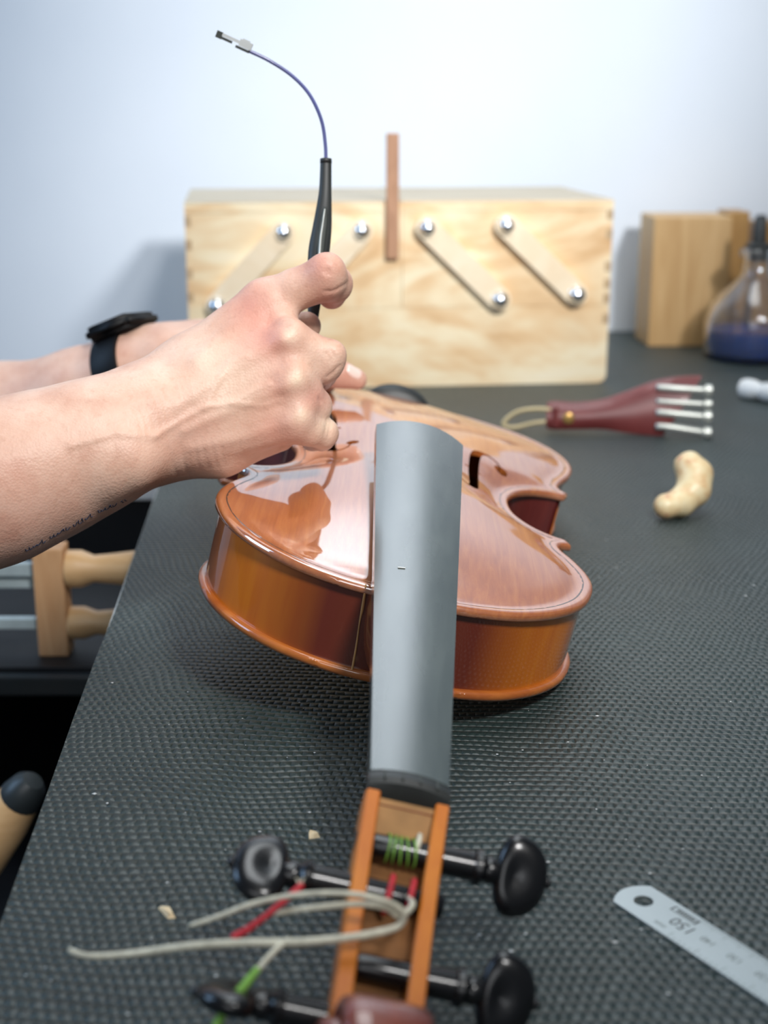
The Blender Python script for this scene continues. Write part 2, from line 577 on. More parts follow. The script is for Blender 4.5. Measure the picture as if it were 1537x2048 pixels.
segA = [(0, 0), (1.3, 0.02), (2.7, 0.22), (4.6, 0.98), (6.3, 2.35), (7.6, 4.2), (8.3, 6.3), (8.38, 8.0), (8.0, 9.7), (7.55, 10.9), (7.45, 11.6), (7.65, 12.05), (8.15, 12.35)]
segB = [(7.95, 12.95), (7.2, 13.2), (6.4, 13.9), (5.75, 15.1), (5.5, 16.6), (5.62, 18.2), (6.2, 19.7), (7.1, 20.75), (8.1, 21.25), (9.0, 21.35)]
segC = [(9.25, 21.95), (8.95, 22.35), (8.85, 23.0), (9.15, 24.2), (9.9, 26.2), (10.35, 28.4), (10.1, 30.7), (9.1, 32.7), (7.3, 34.3), (4.8, 35.2), (2.2, 35.55), (0, 35.6)]
half = np.vstack([catmull([(*p, 0) for p in s], 7)[:, :2] for s in (segA, segB, segC)])
outline = np.vstack([half, half[-2:0:-1] * [-1, 1]])          # closed, starts at the neck end


def resample(poly, step):
    q = np.vstack([poly, poly[:1]])
    out = []
    for a, b in zip(q[:-1], q[1:]):
        k = max(1, int(np.ceil(np.linalg.norm(b - a) / step)))
        for t in np.arange(k) / k:
            out.append(a + (b - a) * t)
    return np.array(out)


def point_in(poly, pts):
    x, y = pts[:, 0], pts[:, 1]
    ins = np.zeros(len(pts), bool)
    a, b = poly, np.roll(poly, -1, axis=0)
    for (x0, y0), (x1, y1) in zip(a, b):
        if y0 == y1:
            continue
        c = ((y0 > y) != (y1 > y)) & (x < (x1 - x0) * (y - y0) / (y1 - y0) + x0)
        ins ^= c
    return ins


def seg_dist(poly, pts, closed=True):
    a = poly
    b = np.roll(poly, -1, axis=0)
    if not closed:
        a, b = poly[:-1], poly[1:]
    best = np.full(len(pts), 1e9)
    for p, q in zip(a, b):
        d = q - p
        t = np.clip(((pts - p) @ d) / (d @ d + 1e-12), 0, 1)
        best = np.minimum(best, ((pts - p - t[:, None] * d) ** 2).sum(1))
    return np.sqrt(best)


def inset(poly, d):
    """offset a closed outline inwards with mitred corners; drops folded points"""
    a, b = np.roll(poly, 1, axis=0), np.roll(poly, -1, axis=0)
    t1, t2 = poly - a, b - poly
    t1 /= np.linalg.norm(t1, axis=1)[:, None] + 1e-9
    t2 /= np.linalg.norm(t2, axis=1)[:, None] + 1e-9
    n1, n2 = np.c_[-t1[:, 1], t1[:, 0]], np.c_[-t2[:, 1], t2[:, 0]]
    nn = n1 + n2
    ln = np.linalg.norm(nn, axis=1)[:, None] + 1e-9
    nn /= ln
    cs = np.clip((nn * n1).sum(1), 0.45, 1)[:, None]
    sign = 1.0
    q = poly + nn * d * sign / cs
    if not point_in(poly, q[[len(q) // 8]])[0]:
        q = poly - nn * d / cs
    return q


outline = resample(outline, 0.22)
yy = np.linspace(0, 35.6, 400)
order = np.argsort(half[:, 1])
hw = np.interp(yy, half[order, 1], half[order, 0])
ker = np.hanning(61)
ker /= ker.sum()
hws = np.convolve(np.pad(hw, 30, mode='reflect', reflect_type='odd'), ker, 'valid')
hws = np.maximum(np.minimum(hws, hw + 0.3) - 0.35, 0.05)


def arch(x, y, d, height):
    """height of the carved plate above its edge; d = distance from the edge"""
    w = np.interp(y, yy, hws)
    lon = np.clip(1 - np.abs((y - 18.2) / 17.6) ** 2.5, 0, 1)
    u = np.clip(np.abs(x) / w, 0, 1)
    prof = (0.5 + 0.5 * np.cos(math.pi * u)) ** 0.66
    z = height * lon ** 0.9 * prof * np.clip((d - 0.35) / 1.3, 0, 1) ** 0.55
    z -= 0.07 * np.exp(-((d - 0.75) / 0.35) ** 2)                # the scoop inside the edge
    e = np.clip(1 - d / 0.22, 0, 1)
    return z - 0.17 * (1 - np.sqrt(np.clip(1 - e * e, 0, 1)))   # the rounded rim


def f_hole(sgn):
    cl = catmull([(2.5, 15.55, 0), (2.72, 15.0, 0), (3.1, 14.78, 0), (3.42, 15.25, 0), (3.52, 16.4, 0), (3.6, 18.2, 0), (3.72, 19.9, 0), (3.95, 21.0, 0), (4.4, 21.45, 0), (4.95, 21.2, 0), (5.25, 20.6, 0)], 6)[:, :2]
    wd = np.interp(np.linspace(0, 1, len(cl)), [0, 0.1, 0.2, 0.32, 0.45, 0.62, 0.76, 0.86, 0.94, 1], [0.10, 0.13, 0.26, 0.52, 0.60, 0.60, 0.5, 0.26, 0.14, 0.10])
    t = np.gradient(cl, axis=0)
    t /= np.linalg.norm(t, axis=1)[:, None]
    nn = np.c_[-t[:, 1], t[:, 0]]
    rib = np.vstack([cl + nn * wd[:, None] / 2, (cl - nn * wd[:, None] / 2)[::-1]])
    ang = np.linspace(0, 2 * math.pi, 20, endpoint=False)
    c1 = np.c_[2.42 + 0.31 * np.cos(ang), 15.85 + 0.31 * np.sin(ang)]
    c2 = np.c_[5.28 + 0.40 * np.cos(ang), 20.25 + 0.40 * np.sin(ang)]
    notch = np.array([(3.2, 18.15), (3.2, 18.35), (4.0, 18.32), (4.0, 18.22)])
    notch[:, 0] = [3.08, 3.12, 4.06, 4.1]
    return [(p + ([0, 1.0] if sgn > 0 else [0.42, 2.25])) * [sgn, 1] for p in (rib, c1, c2, notch)]


def make_plate(name, height, thick, holes, mat, flip=False):
    rings = [outline]
    pts = [outline]
    for d in (0.05, 0.11, 0.18, 0.26, 0.42):
        q = inset(outline, d)
        ok = point_in(outline, q) & (seg_dist(outline, q) > d * 0.85)
        pts.append(q[ok])
    gx, gy = np.meshgrid(np.arange(-10.6, 10.61, 0.26), np.arange(0.1, 35.6, 0.26))
    gx = gx + (np.arange(gx.shape[0]) % 2)[:, None] * 0.13
    g = np.c_[gx.ravel(), gy.ravel()]
    g = g[point_in(outline, g)]
    g = g[seg_dist(outline, g) > 0.55]
    edges = [(i, (i + 1) % len(outline)) for i in range(len(outline))]
    allp = list(pts)
    cnt = sum(len(q) for q in allp)
    if holes:
        hp = np.vstack([h for h in holes])
        g = g[np.min([seg_dist(h, g) for h in holes], axis=0) > 0.1]
        for h in holes:
            edges += [(cnt + i, cnt + (i + 1) % len(h)) for i in range(len(h))]
            allp.append(h)
            cnt += len(h)
    allp.append(g)
    P2 = np.vstack(allp)
    v2, _e, f2, *_ = delaunay_2d_cdt([Vector(p) for p in P2], edges, [], 0, 1e-5)
    v2 = np.array([tuple(v) for v in v2])
    f2 = np.array([tuple(f) for f in f2 if len(f) == 3])
    cen = v2[f2].mean(1)
    keep = point_in(outline, cen)
    for h in holes:
        keep &= ~point_in(h, cen)
    f2 = f2[keep]
    used = np.unique(f2)
    remap = -np.ones(len(v2), int)
    remap[used] = np.arange(len(used))
    v2, f2 = v2[used], remap[f2]
    a = v2[f2]
    cr = (a[:, 1, 0] - a[:, 0, 0]) * (a[:, 2, 1] - a[:, 0, 1]) - (a[:, 1, 1] - a[:, 0, 1]) * (a[:, 2, 0] - a[:, 0, 0])
    f2[cr < 0] = f2[cr < 0][:, ::-1]
    d = seg_dist(outline, v2)
    z = arch(v2[:, 0], v2[:, 1], d, height)
    zb = np.where(d < 0.3, -0.42 + 0.10 * np.clip(1 - d / 0.15, 0, 1) ** 2, np.minimum(z - thick, np.where(d < 1.2, -0.40, 99)))
    n = len(v2)
    from collections import Counter
    ec = Counter()
    for t in f2:
        for i in range(3):
            ec[(t[i], t[(i + 1) % 3])] += 1
    bd = [(p, q) for (p, q) in ec if (q, p) not in ec]
    V = np.vstack([np.c_[v2, z], np.c_[v2, zb]])
    F = [tuple(t) for t in f2] + [tuple(t[::-1] + n) for t in f2] + [(q, p, p + n, q + n) for p, q in bd]
    if flip:
        V[:, 2] *= -1
        F = [f[::-1] for f in F]
    return V, F


holes = f_hole(1) + f_hole(-1)
V, F = make_plate('top_plate', 1.5, 0.3, holes, M['spruce'])
top = link_mesh('top_plate', V, F, M['spruce'], violin)
autosmooth(top, 50)
V, F = make_plate('back_plate', 1.2, 0.35, [], M['maple_back'], flip=True)
V[:, 2] -= 3.95
back = link_mesh('back_plate', V, F, M['maple_back'], violin)
autosmooth(back, 50)

# purfling: a thin dark line just inside the edge
p0, p1 = inset(outline, 0.43), inset(outline, 0.50)
ok = (seg_dist(outline, p0) > 0.33) & (seg_dist(outline, p1) > 0.42) & point_in(outline, p0) & point_in(outline, p1)
za, zb_ = arch(p0[:, 0], p0[:, 1], seg_dist(outline, p0), 1.5) + 0.004, arch(p1[:, 0], p1[:, 1], seg_dist(outline, p1), 1.5) + 0.004
V = np.vstack([np.c_[p0, za], np.c_[p1, zb_]])
nn_ = len(outline)
F = [(i, (i + 1) % nn_, nn_ + (i + 1) % nn_, nn_ + i) for i in range(nn_) if ok[i] and ok[(i + 1) % nn_] and np.linalg.norm(p0[i] - p0[(i + 1) % nn_]) < 0.8]
link_mesh('purfling', V, F, M['purfling'], top)

# ribs: thin strips between the plates, one per bout
rib_out = inset(outline, 0.27)


def rib(y0, y1, side):
    sel = np.where((outline[:, 1] >= y0) & (outline[:, 1] <= y1) & (outline[:, 0] * side >= -1e-6))[0]
    pts2 = rib_out[sel] if side > 0 else rib_out[sel][::-1]
    base = outline[sel] if side > 0 else outline[sel][::-1]
    ok = seg_dist(outline, pts2) > 0.2
    pts2 = pts2[ok]
    inn = pts2 + (np.array([0, 17.5]) - pts2) / (np.linalg.norm(np.array([0, 17.5]) - pts2, axis=1)[:, None]) * 0.12
    V, F = [], []
    zs = np.linspace(-0.38, -3.57, 3)
    k = len(pts2)
    for z in zs:
        V += [(x, y, z) for x, y in pts2]
    for j in range(len(zs) - 1):
        for i in range(k - 1):
            F.append((j * k + i, j * k + i + 1, (j + 1) * k + i + 1, (j + 1) * k + i))
    m0 = len(V)
    V += [(x, y, zs[0]) for x, y in inn] + [(x, y, zs[-1]) for x, y in inn]
    for i in range(k - 1):
        F.append((m0 + i + 1, m0 + i, m0 + k + i, m0 + k + i + 1))
    return V, F


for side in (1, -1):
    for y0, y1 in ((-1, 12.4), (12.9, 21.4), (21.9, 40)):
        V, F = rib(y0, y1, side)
        r_ = link_mesh('rib', V, F, M['maple_shaded'] if y0 == 12.9 else M['maple'], violin)
# bare seam where the left rib has come away beside the neck
tube('open_seam', [(-1.74, 0.08, 0.0), (-1.64, 0.15, -0.9), (-1.60, 0.17, -1.6), (-1.48, 0.2, -2.7), (-1.40, 0.10, -3.9)], [0.035, 0.06, 0.03, 0.04, 0.05], M['bare'], violin, n=6)

# neck and heel: loft of D shaped sections under the fingerboard
def fb_z(y):
    return 0.42 + 0.1445 * y - (0.0)      # underside of the fingerboard


def fb_half(y):
    return 1.2 + (y + 13.0) / 27.0 * 0.92


V, F = [], []
K = 15
secs = [(-13.9, 1.22, 1.15), (-12.5, 1.2, 1.15), (-9, 1.27, 1.25), (-5, 1.36, 1.35), (-2.6, 1.45, 1.65), (-1.5, 1.5, 2.3), (-0.7, 1.52, 3.3), (-0.15, 1.55, 4.2), (0.45, 1.55, 4.3)]
for y, w_, dep in secs:
    zt = fb_z(y) + 0.02
    for k in range(K):
        a = math.pi * k / (K - 1)
        V.append((w_ * math.cos(a), y, zt - dep * math.sin(a) ** (0.8)))
for i in range(len(secs) - 1):
    for k in range(K - 1):
        F.append((i * K + k, i * K + k + 1, (i + 1) * K + k + 1, (i + 1) * K + k))
    F.append((i * K + K - 1, i * K, (i + 1) * K, (i + 1) * K + K - 1))
F.append(tuple(range(K)))
F.append(tuple((len(secs) - 1) * K + k for k in range(K))[::-1])
nk = link_mesh('neck', V, F, M['neck'], violin)
autosmooth(nk, 50)

# fingerboard: curved on top, straight sides, hollow under its free end
V, F = [], []
ny, nx = 40, 15
for j in range(ny + 1):
    y = -13.0 + 27.0 * j / ny
    h = fb_half(y)
    zc = -0.82 + (y + 13) / 27 * 4.42
    R_ = 4.2
    for k in range(nx):
        x = -h + 2 * h * k / (nx - 1)
        V.append((x, y, zc - (R_ - math.sqrt(R_ * R_ - x * x))))
    zs = zc - (R_ - math.sqrt(R_ * R_ - h * h))
    hol = 0.0 if y < 0 else 0.28
    V += [(h * 0.985, y, zs - 0.48), (h * 0.8, y, zs - 0.48), (0, y, zs - 0.48 + hol), (-h * 0.8, y, zs - 0.48), (-h * 0.985, y, zs - 0.48)]
R_n = nx + 5
for j in range(ny):
    for k in range(R_n):
        F.append((j * R_n + k, j * R_n + (k + 1) % R_n, (j + 1) * R_n + (k + 1) % R_n, (j + 1) * R_n + k))
F.append(tuple(range(R_n))[::-1])
F.append(tuple(ny * R_n + k for k in range(R_n)))
fbo = link_mesh('fingerboard', V, [f[::-1] for f in F], M['fingerboard'], violin)
autosmooth(fbo, 35)
box('scratch_mark', (-0.78, -0.55, 1.19), (-0.5, -0.45, 1.205), M['chip_white'], fbo, 0, rot=Matrix.Rotation(math.radians(-8), 4, 'X') @ Matrix.Rotation(math.radians(-9), 4, 'Y'))

# nut: low curved block, a lip with string slots in front of it
V, F = [], []
prof = [(-13.02, -0.08), (-13.1, 0.03), (-13.45, 0.02), (-13.62, -0.10), (-13.75, -0.55), (-13.75, -0.9)]
for y, dz in prof:
    for k in range(nx):
        x = -1.24 + 2.48 * k / (nx - 1)
        V.append((x, y, -0.82 + dz - (4.2 - math.sqrt(4.2 ** 2 - x * x)) * (1.15 if dz > -0.5 else 0.2)))
for i in range(len(prof) - 1):
    for k in range(nx - 1):
        F.append((i * nx + k, i * nx + k + 1, (i + 1) * nx + k + 1, (i + 1) * nx + k))
nb = len(V)
for y, dz in ((-13.02, -0.9), (-13.75, -0.9)):
    pass
F.append(tuple(i * nx for i in range(len(prof)))[::-1])
F.append(tuple(i * nx + nx - 1 for i in range(len(prof))))
F.append(tuple(range(nx)) + ((len(prof) - 1) * nx + nx - 1, (len(prof) - 1) * nx))
nut = link_mesh('nut', V, F, M['nut'], violin)
autosmooth(nut, 30)
for x in (-0.8, -0.27, 0.27, 0.8):
    zz = -0.79 - (4.2 - math.sqrt(4.2 ** 2 - x * x))
    box('string_slot', (x - 0.035, -13.55, zz - 0.05), (x + 0.035, -13.05, zz + 0.006), M['ink'], nut, 0)

# pegbox: two cheeks, a floor and the sloping end below the nut
def pb(s):
    """s = 0 at the nut, 1 at the scroll: y, top z, bottom z, outer half width, wall"""
    y = -13.75 - 7.6 * s
    zt = -1.22 - 2.85 * s - 0.25 * math.sin(math.pi * s)
    zb = -2.75 - 2.7 * s
    return y, zt, zb, 1.27 - 0.08 * s, 0.44 + 0.08 * s


for sgn in (1, -1):
    V, F = [], []
    ns = 22
    for i in range(ns + 1):
        y, zt, zb, w_, t_ = pb(i / ns)
        sec = [(w_, zb), (w_ + 0.04, (zt + zb) / 2), (w_, zt - 0.1), (w_ - 0.06, zt), (w_ - t_ + 0.05, zt), (w_ - t_, zt - 0.05), (w_ - t_, zb)]
        V += [(sgn * x - 0.30 * i / ns, y, z) for x, z in sec]
    k7 = 7
    for i in range(ns):
        for k in range(k7):
            F.append((i * k7 + k, i * k7 + (k + 1) % k7, (i + 1) * k7 + (k + 1) % k7, (i + 1) * k7 + k))
    F.append(tuple(range(k7))[::-1])
    F.append(tuple(ns * k7 + k for k in range(k7)))
    if sgn < 0:
        F = [f[::-1] for f in F]
    ch = link_mesh('pegbox_cheek', V, [f[::-1] for f in F], M['pegbox'], violin)
    autosmooth(ch, 35)
def pegbox_block(name, s0, s1, top, mat):
    V, F = [], []
    ns = 14
    for i in range(ns + 1):
        q = s0 + (s1 - s0) * i / ns
        y, zt, zb, w_, t_ = pb(q)
        dx = -0.30 * q
        fl = top(q, zt, zb)
        V += [(-w_ + 0.1 + dx, y, fl), (w_ - 0.1 + dx, y, fl), (w_ - 0.1 + dx, y, zb + 0.02), (dx, y, zb - 0.35), (-w_ + 0.1 + dx, y, zb + 0.02)]
    for i in range(ns):
        for k in range(5):
            F.append((i * 5 + k, i * 5 + (k + 1) % 5, (i + 1) * 5 + (k + 1) % 5, (i + 1) * 5 + k))
    F.append(tuple(range(5))[::-1])
    F.append(tuple(ns * 5 + k for k in range(5)))
    return link_mesh(name, V, [f[::-1] for f in F], mat, violin, smooth=False)


pegbox_block('pegbox_ramp', 0.0, 0.10, lambda q, zt, zb: zt - 0.22 - 0.45 * q / 0.1, M['bare'])
pegbox_block('pegbox_floor', 0.10, 1.0, lambda q, zt, zb: max(zb + 0.3, zt - 0.85 - 1.6 * min(1, (q - 0.1) / 0.05)), M['hollow_shade'])

# scroll: a volute swept along a spiral in the y-z plane
sp, rad, wid = [], [], []
cy, cz = -22.25, -3.6
for i in range(64):
    th = i / 63 * (2.55 * 2 * math.pi)
    r_ = 1.62 * math.exp(-0.125 * th)
    a = math.radians(-60) - th
    sp.append((-0.32, cy + r_ * math.cos(a), cz + r_ * math.sin(a)))
    rad.append(0.40 * math.exp(-0.085 * th) + 0.04)
    wid.append(0.95 + 0.62 * min(1, th / (2 * math.pi * 1.7)) ** 1.2)
V, F = [], []
ks = 14
for i, (c, r_, w_) in enumerate(zip(sp, rad, wid)):
    j0, j1 = max(0, i - 1), min(len(sp) - 1, i + 1)
    t = np.array(sp[j1]) - np.array(sp[j0])
    t /= np.linalg.norm(t)
    nr = np.array([0, -t[2], t[1]])
    for k in range(ks):
        a = 2 * math.pi * k / ks
        ca, sa = math.cos(a), math.sin(a)
        px_ = math.copysign(abs(ca) ** 0.55, ca) * w_
        rr = math.copysign(abs(sa) ** 0.75, sa) * r_
        V.append(np.array(c) + np.array([px_, 0, 0]) + nr * rr)
for i in range(len(sp) - 1):
    for k in range(ks):
        F.append((i * ks + k, i * ks + (k + 1) % ks, (i + 1) * ks + (k + 1) % ks, (i + 1) * ks + k))
F.append(tuple(range(ks))[::-1])
F.append(tuple((len(sp) - 1) * ks + k for k in range(ks)))
scr = link_mesh('scroll', V, F, M['scroll'], violin)
bmx = bmesh.new()
bmx.from_mesh(scr.data)
bmesh.ops.recalc_face_normals(bmx, faces=bmx.faces[:])
bmx.to_mesh(scr.data)
bmx.free()


# pegs
def tuning_peg(y, z, side, spin, tilt=0.0, out=0.0):
    ax = np.array([side, 0, tilt], float)
    ax /= np.linalg.norm(ax)
    c0 = np.array([0, y, z], float)
    sh = lathe('tuning_peg', [(-1.35, 0.30), (-1.3, 0.34), (0, 0.37), (1.9 + out, 0.42), (1.95 + out, 0.5), (2.12 + out, 0.52), (2.18 + out, 0.42), (2.3 + out, 0.36), (2.42 + out, 0.40), (2.7 + out, 0.30)], c0, ax, M['peg'], violin, 20)
    # the flat heart shaped thumb piece
    u = np.cross(ax, (0, 0, 1.0))
    u /= np.linalg.norm(u)
    w_ = np.cross(ax, u)
    u2 = u * math.cos(spin) + w_ * math.sin(spin)
    w2 = -u * math.sin(spin) + w_ * math.cos(spin)
    V, F = [], []
    nu, nv = 22, 14
    cc = c0 + ax * (3.1 + out)
    for i in range(nv + 1):
        ph = math.pi * i / nv
        for k in range(nu):
            th = 2 * math.pi * k / nu
            a, bb, t_ = math.sin(ph) * math.cos(th), math.sin(ph) * math.sin(th), math.cos(ph)
            rr = math.hypot(a, bb)
            thick = 0.40 * (1 - 0.38 * math.exp(-(rr / 0.45) ** 2))
            A = a * (1.02 if a > 0 else 0.55) * (1 + 0.10 * abs(bb))
            V.append(cc + ax * A + u2 * bb * 1.18 + w2 * math.copysign(abs(t_) ** 0.8, t_) * thick)
    for i in range(nv):
        for k in range(nu):
            F.append((i * nu + k, i * nu + (k + 1) % nu, (i + 1) * nu + (k + 1) % nu, (i + 1) * nu + k))
    hd = link_mesh('peg_head', V, F, M['peg'], sh)
    link_mesh('peg_pip', *lathe_data([(0, 0.16), (0.08, 0.17), (0.16, 0.12), (0.2, 0.02)], cc + ax * 0.98, ax, 12), M['peg'], sh)
    return sh


tuning_peg(-14.9, -2.35, 1, math.radians(60), out=0.25)
tuning_peg(-16.4, -2.95, -1, math.radians(-18), out=0.5)
tuning_peg(-18.6, -3.85, 1, math.radians(65), out=-0.1)
tuning_peg(-20.2, -4.45, -1, math.radians(25), out=0.7)

# windings: green silk on the first peg, red on the second
def winding(name, y, z, x0, x1, turns, r0, mat, thick):
    pts = []
    for i in range(int(turns * 10) + 1):
        t = i / (turns * 10)
        a = 2 * math.pi * turns * t
        wob = 0.04 * math.sin(7.3 * t * turns)
        pts.append((x0 + (x1 - x0) * t + wob, y + r0 * math.cos(a), z + r0 * math.sin(a)))
    return tube(name, pts, thick, mat, violin, n=6, sub=2)


winding('string_winding', -14.9, -2.35, -0.45, 0.5, 5.0, 0.40, M['silk_green'], 0.033)
tube('string_end', [(0.42, -15.2, -2.25), (0.46, -14.9, -1.9), (0.5, -14.5, -1.95), (0.52, -14.3, -2.3)], 0.08, M['string'], violin, n=8)
for x in (-0.22, 0.38):
    tube('string_winding', [(x + 0.05, -16.0, -2.65), (x + 0.06, -16.1, -2.5), (x - 0.02, -16.7, -2.5), (x - 0.06, -17.0, -2.8), (x - 0.05, -16.9, -3.2)], 0.09, M['silk_red'], violin, n=8)

# saddle and end button at the tail
V, F = [], []
sx = np.linspace(-2.0, 2.0, 15)
for y, dz in ((35.75, -0.5), (35.75, 0.55), (35.45, 0.82), (34.9, 0.45), (34.8, -0.3)):
    for x in sx:
        q = 1 - abs(x / 2.0) ** 2.2
        V.append((x, y, dz if dz < 0 else 0.02 + (dz - 0.02) * max(q, 0) ** 0.8 + 0.10 * q))
for i in range(4):
    for k in range(14):
        F.append((i * 15 + k, i * 15 + k + 1, (i + 1) * 15 + k + 1, (i + 1) * 15 + k))
F.append(tuple(i * 15 for i in range(5))[::-1])
F.append(tuple(i * 15 + 14 for i in range(5)))
link_mesh('saddle', V, [f[::-1] for f in F], M['nut'], violin)
lathe('end_button', [(-0.1, 0.35), (0.3, 0.38), (0.7, 0.6), (1.0, 0.62), (1.15, 0.4)], (0, 35.5, -2.0), (0, 1, 0), M['peg'], violin, 20)


# loose string ends hanging out of the pegbox over the left cheek (world coordinates turned into the violin's)
def to_violin(p):
    return RV.T @ (np.array(p) - TV)


def loose(name, pts, r, mat, n=8, parent=violin):
    return tube(name, [to_violin(p) for p in pts], r, mat, parent, n=n, sub=8)


loose('string_end', [(-5.24, 33.00, 2.88), (-4.39, 32.90, 3.25), (-3.43, 32.82, 3.69), (-2.22, 32.62, 4.07), (-1.03, 32.36, 4.26), (-0.05, 32.32, 4.10), (0.49, 32.32, 3.74), (0.41, 32.22, 3.41), (-0.18, 31.99, 3.33), (-1.01, 31.69, 3.37), (-2.18, 31.66, 3.27), (-3.75, 31.83, 3.13), (-5.08, 31.98, 2.94), (-6.72, 32.27, 2.51), (-7.82, 32.43, 2.34), (-8.42, 32.65, 2.38)], [0.06, 0.075, 0.08, 0.075, 0.08, 0.085, 0.09, 0.1, 0.11, 0.11, 0.115, 0.115, 0.11, 0.10, 0.09, 0.07], M['string'])
loose('string_end', [(-3.20, 32.72, 3.34), (-2.49, 32.59, 3.60), (-1.69, 32.44, 3.81), (-0.64, 32.38, 3.94), (0.09, 32.43, 3.79), (0.42, 32.46, 3.53), (0.77, 33.16, 3.42), (0.65, 34.11, 3.11)], [0.05, 0.08, 0.085, 0.09, 0.1, 0.1, 0.09, 0.06], M['string'])
g = loose('string_end', [(-2.44, 31.77, 3.29), (-2.69, 31.54, 3.23), (-2.99, 31.19, 3.09), (-3.25, 30.83, 2.93)], [0.07, 0.08, 0.08, 0.085], M['string'])
loose('silk_wrap', [(-3.20, 30.86, 3.02), (-3.50, 30.48, 2.81), (-3.85, 30.09, 2.54), (-4.18, 29.67, 2.15)], [0.1, 0.12, 0.125, 0.13], M['silk_green'], parent=g)
g = loose('string_end', [(-2.19, 33.05, 4.10), (-2.43, 32.80, 3.98), (-3.01, 32.49, 3.61), (-3.53, 32.29, 3.28), (-3.98, 32.21, 3.03)], [0.10, 0.10, 0.085, 0.10, 0.12], M['silk_red'])
for q in ((596, 1758), (604, 1756), (610, 1762)):
    pass
loose('frayed_tip', [(-2.24, 33.03, 4.04), (-2.28, 33.07, 4.19), (-2.35, 33.10, 4.28)], [0.05, 0.04, 0.02], M['string'], parent=g)
loose('frayed_tip', [(-2.22, 33.03, 4.05), (-2.18, 33.08, 4.20), (-2.12, 33.10, 4.29)], [0.05, 0.04, 0.02], M['string'], parent=g)

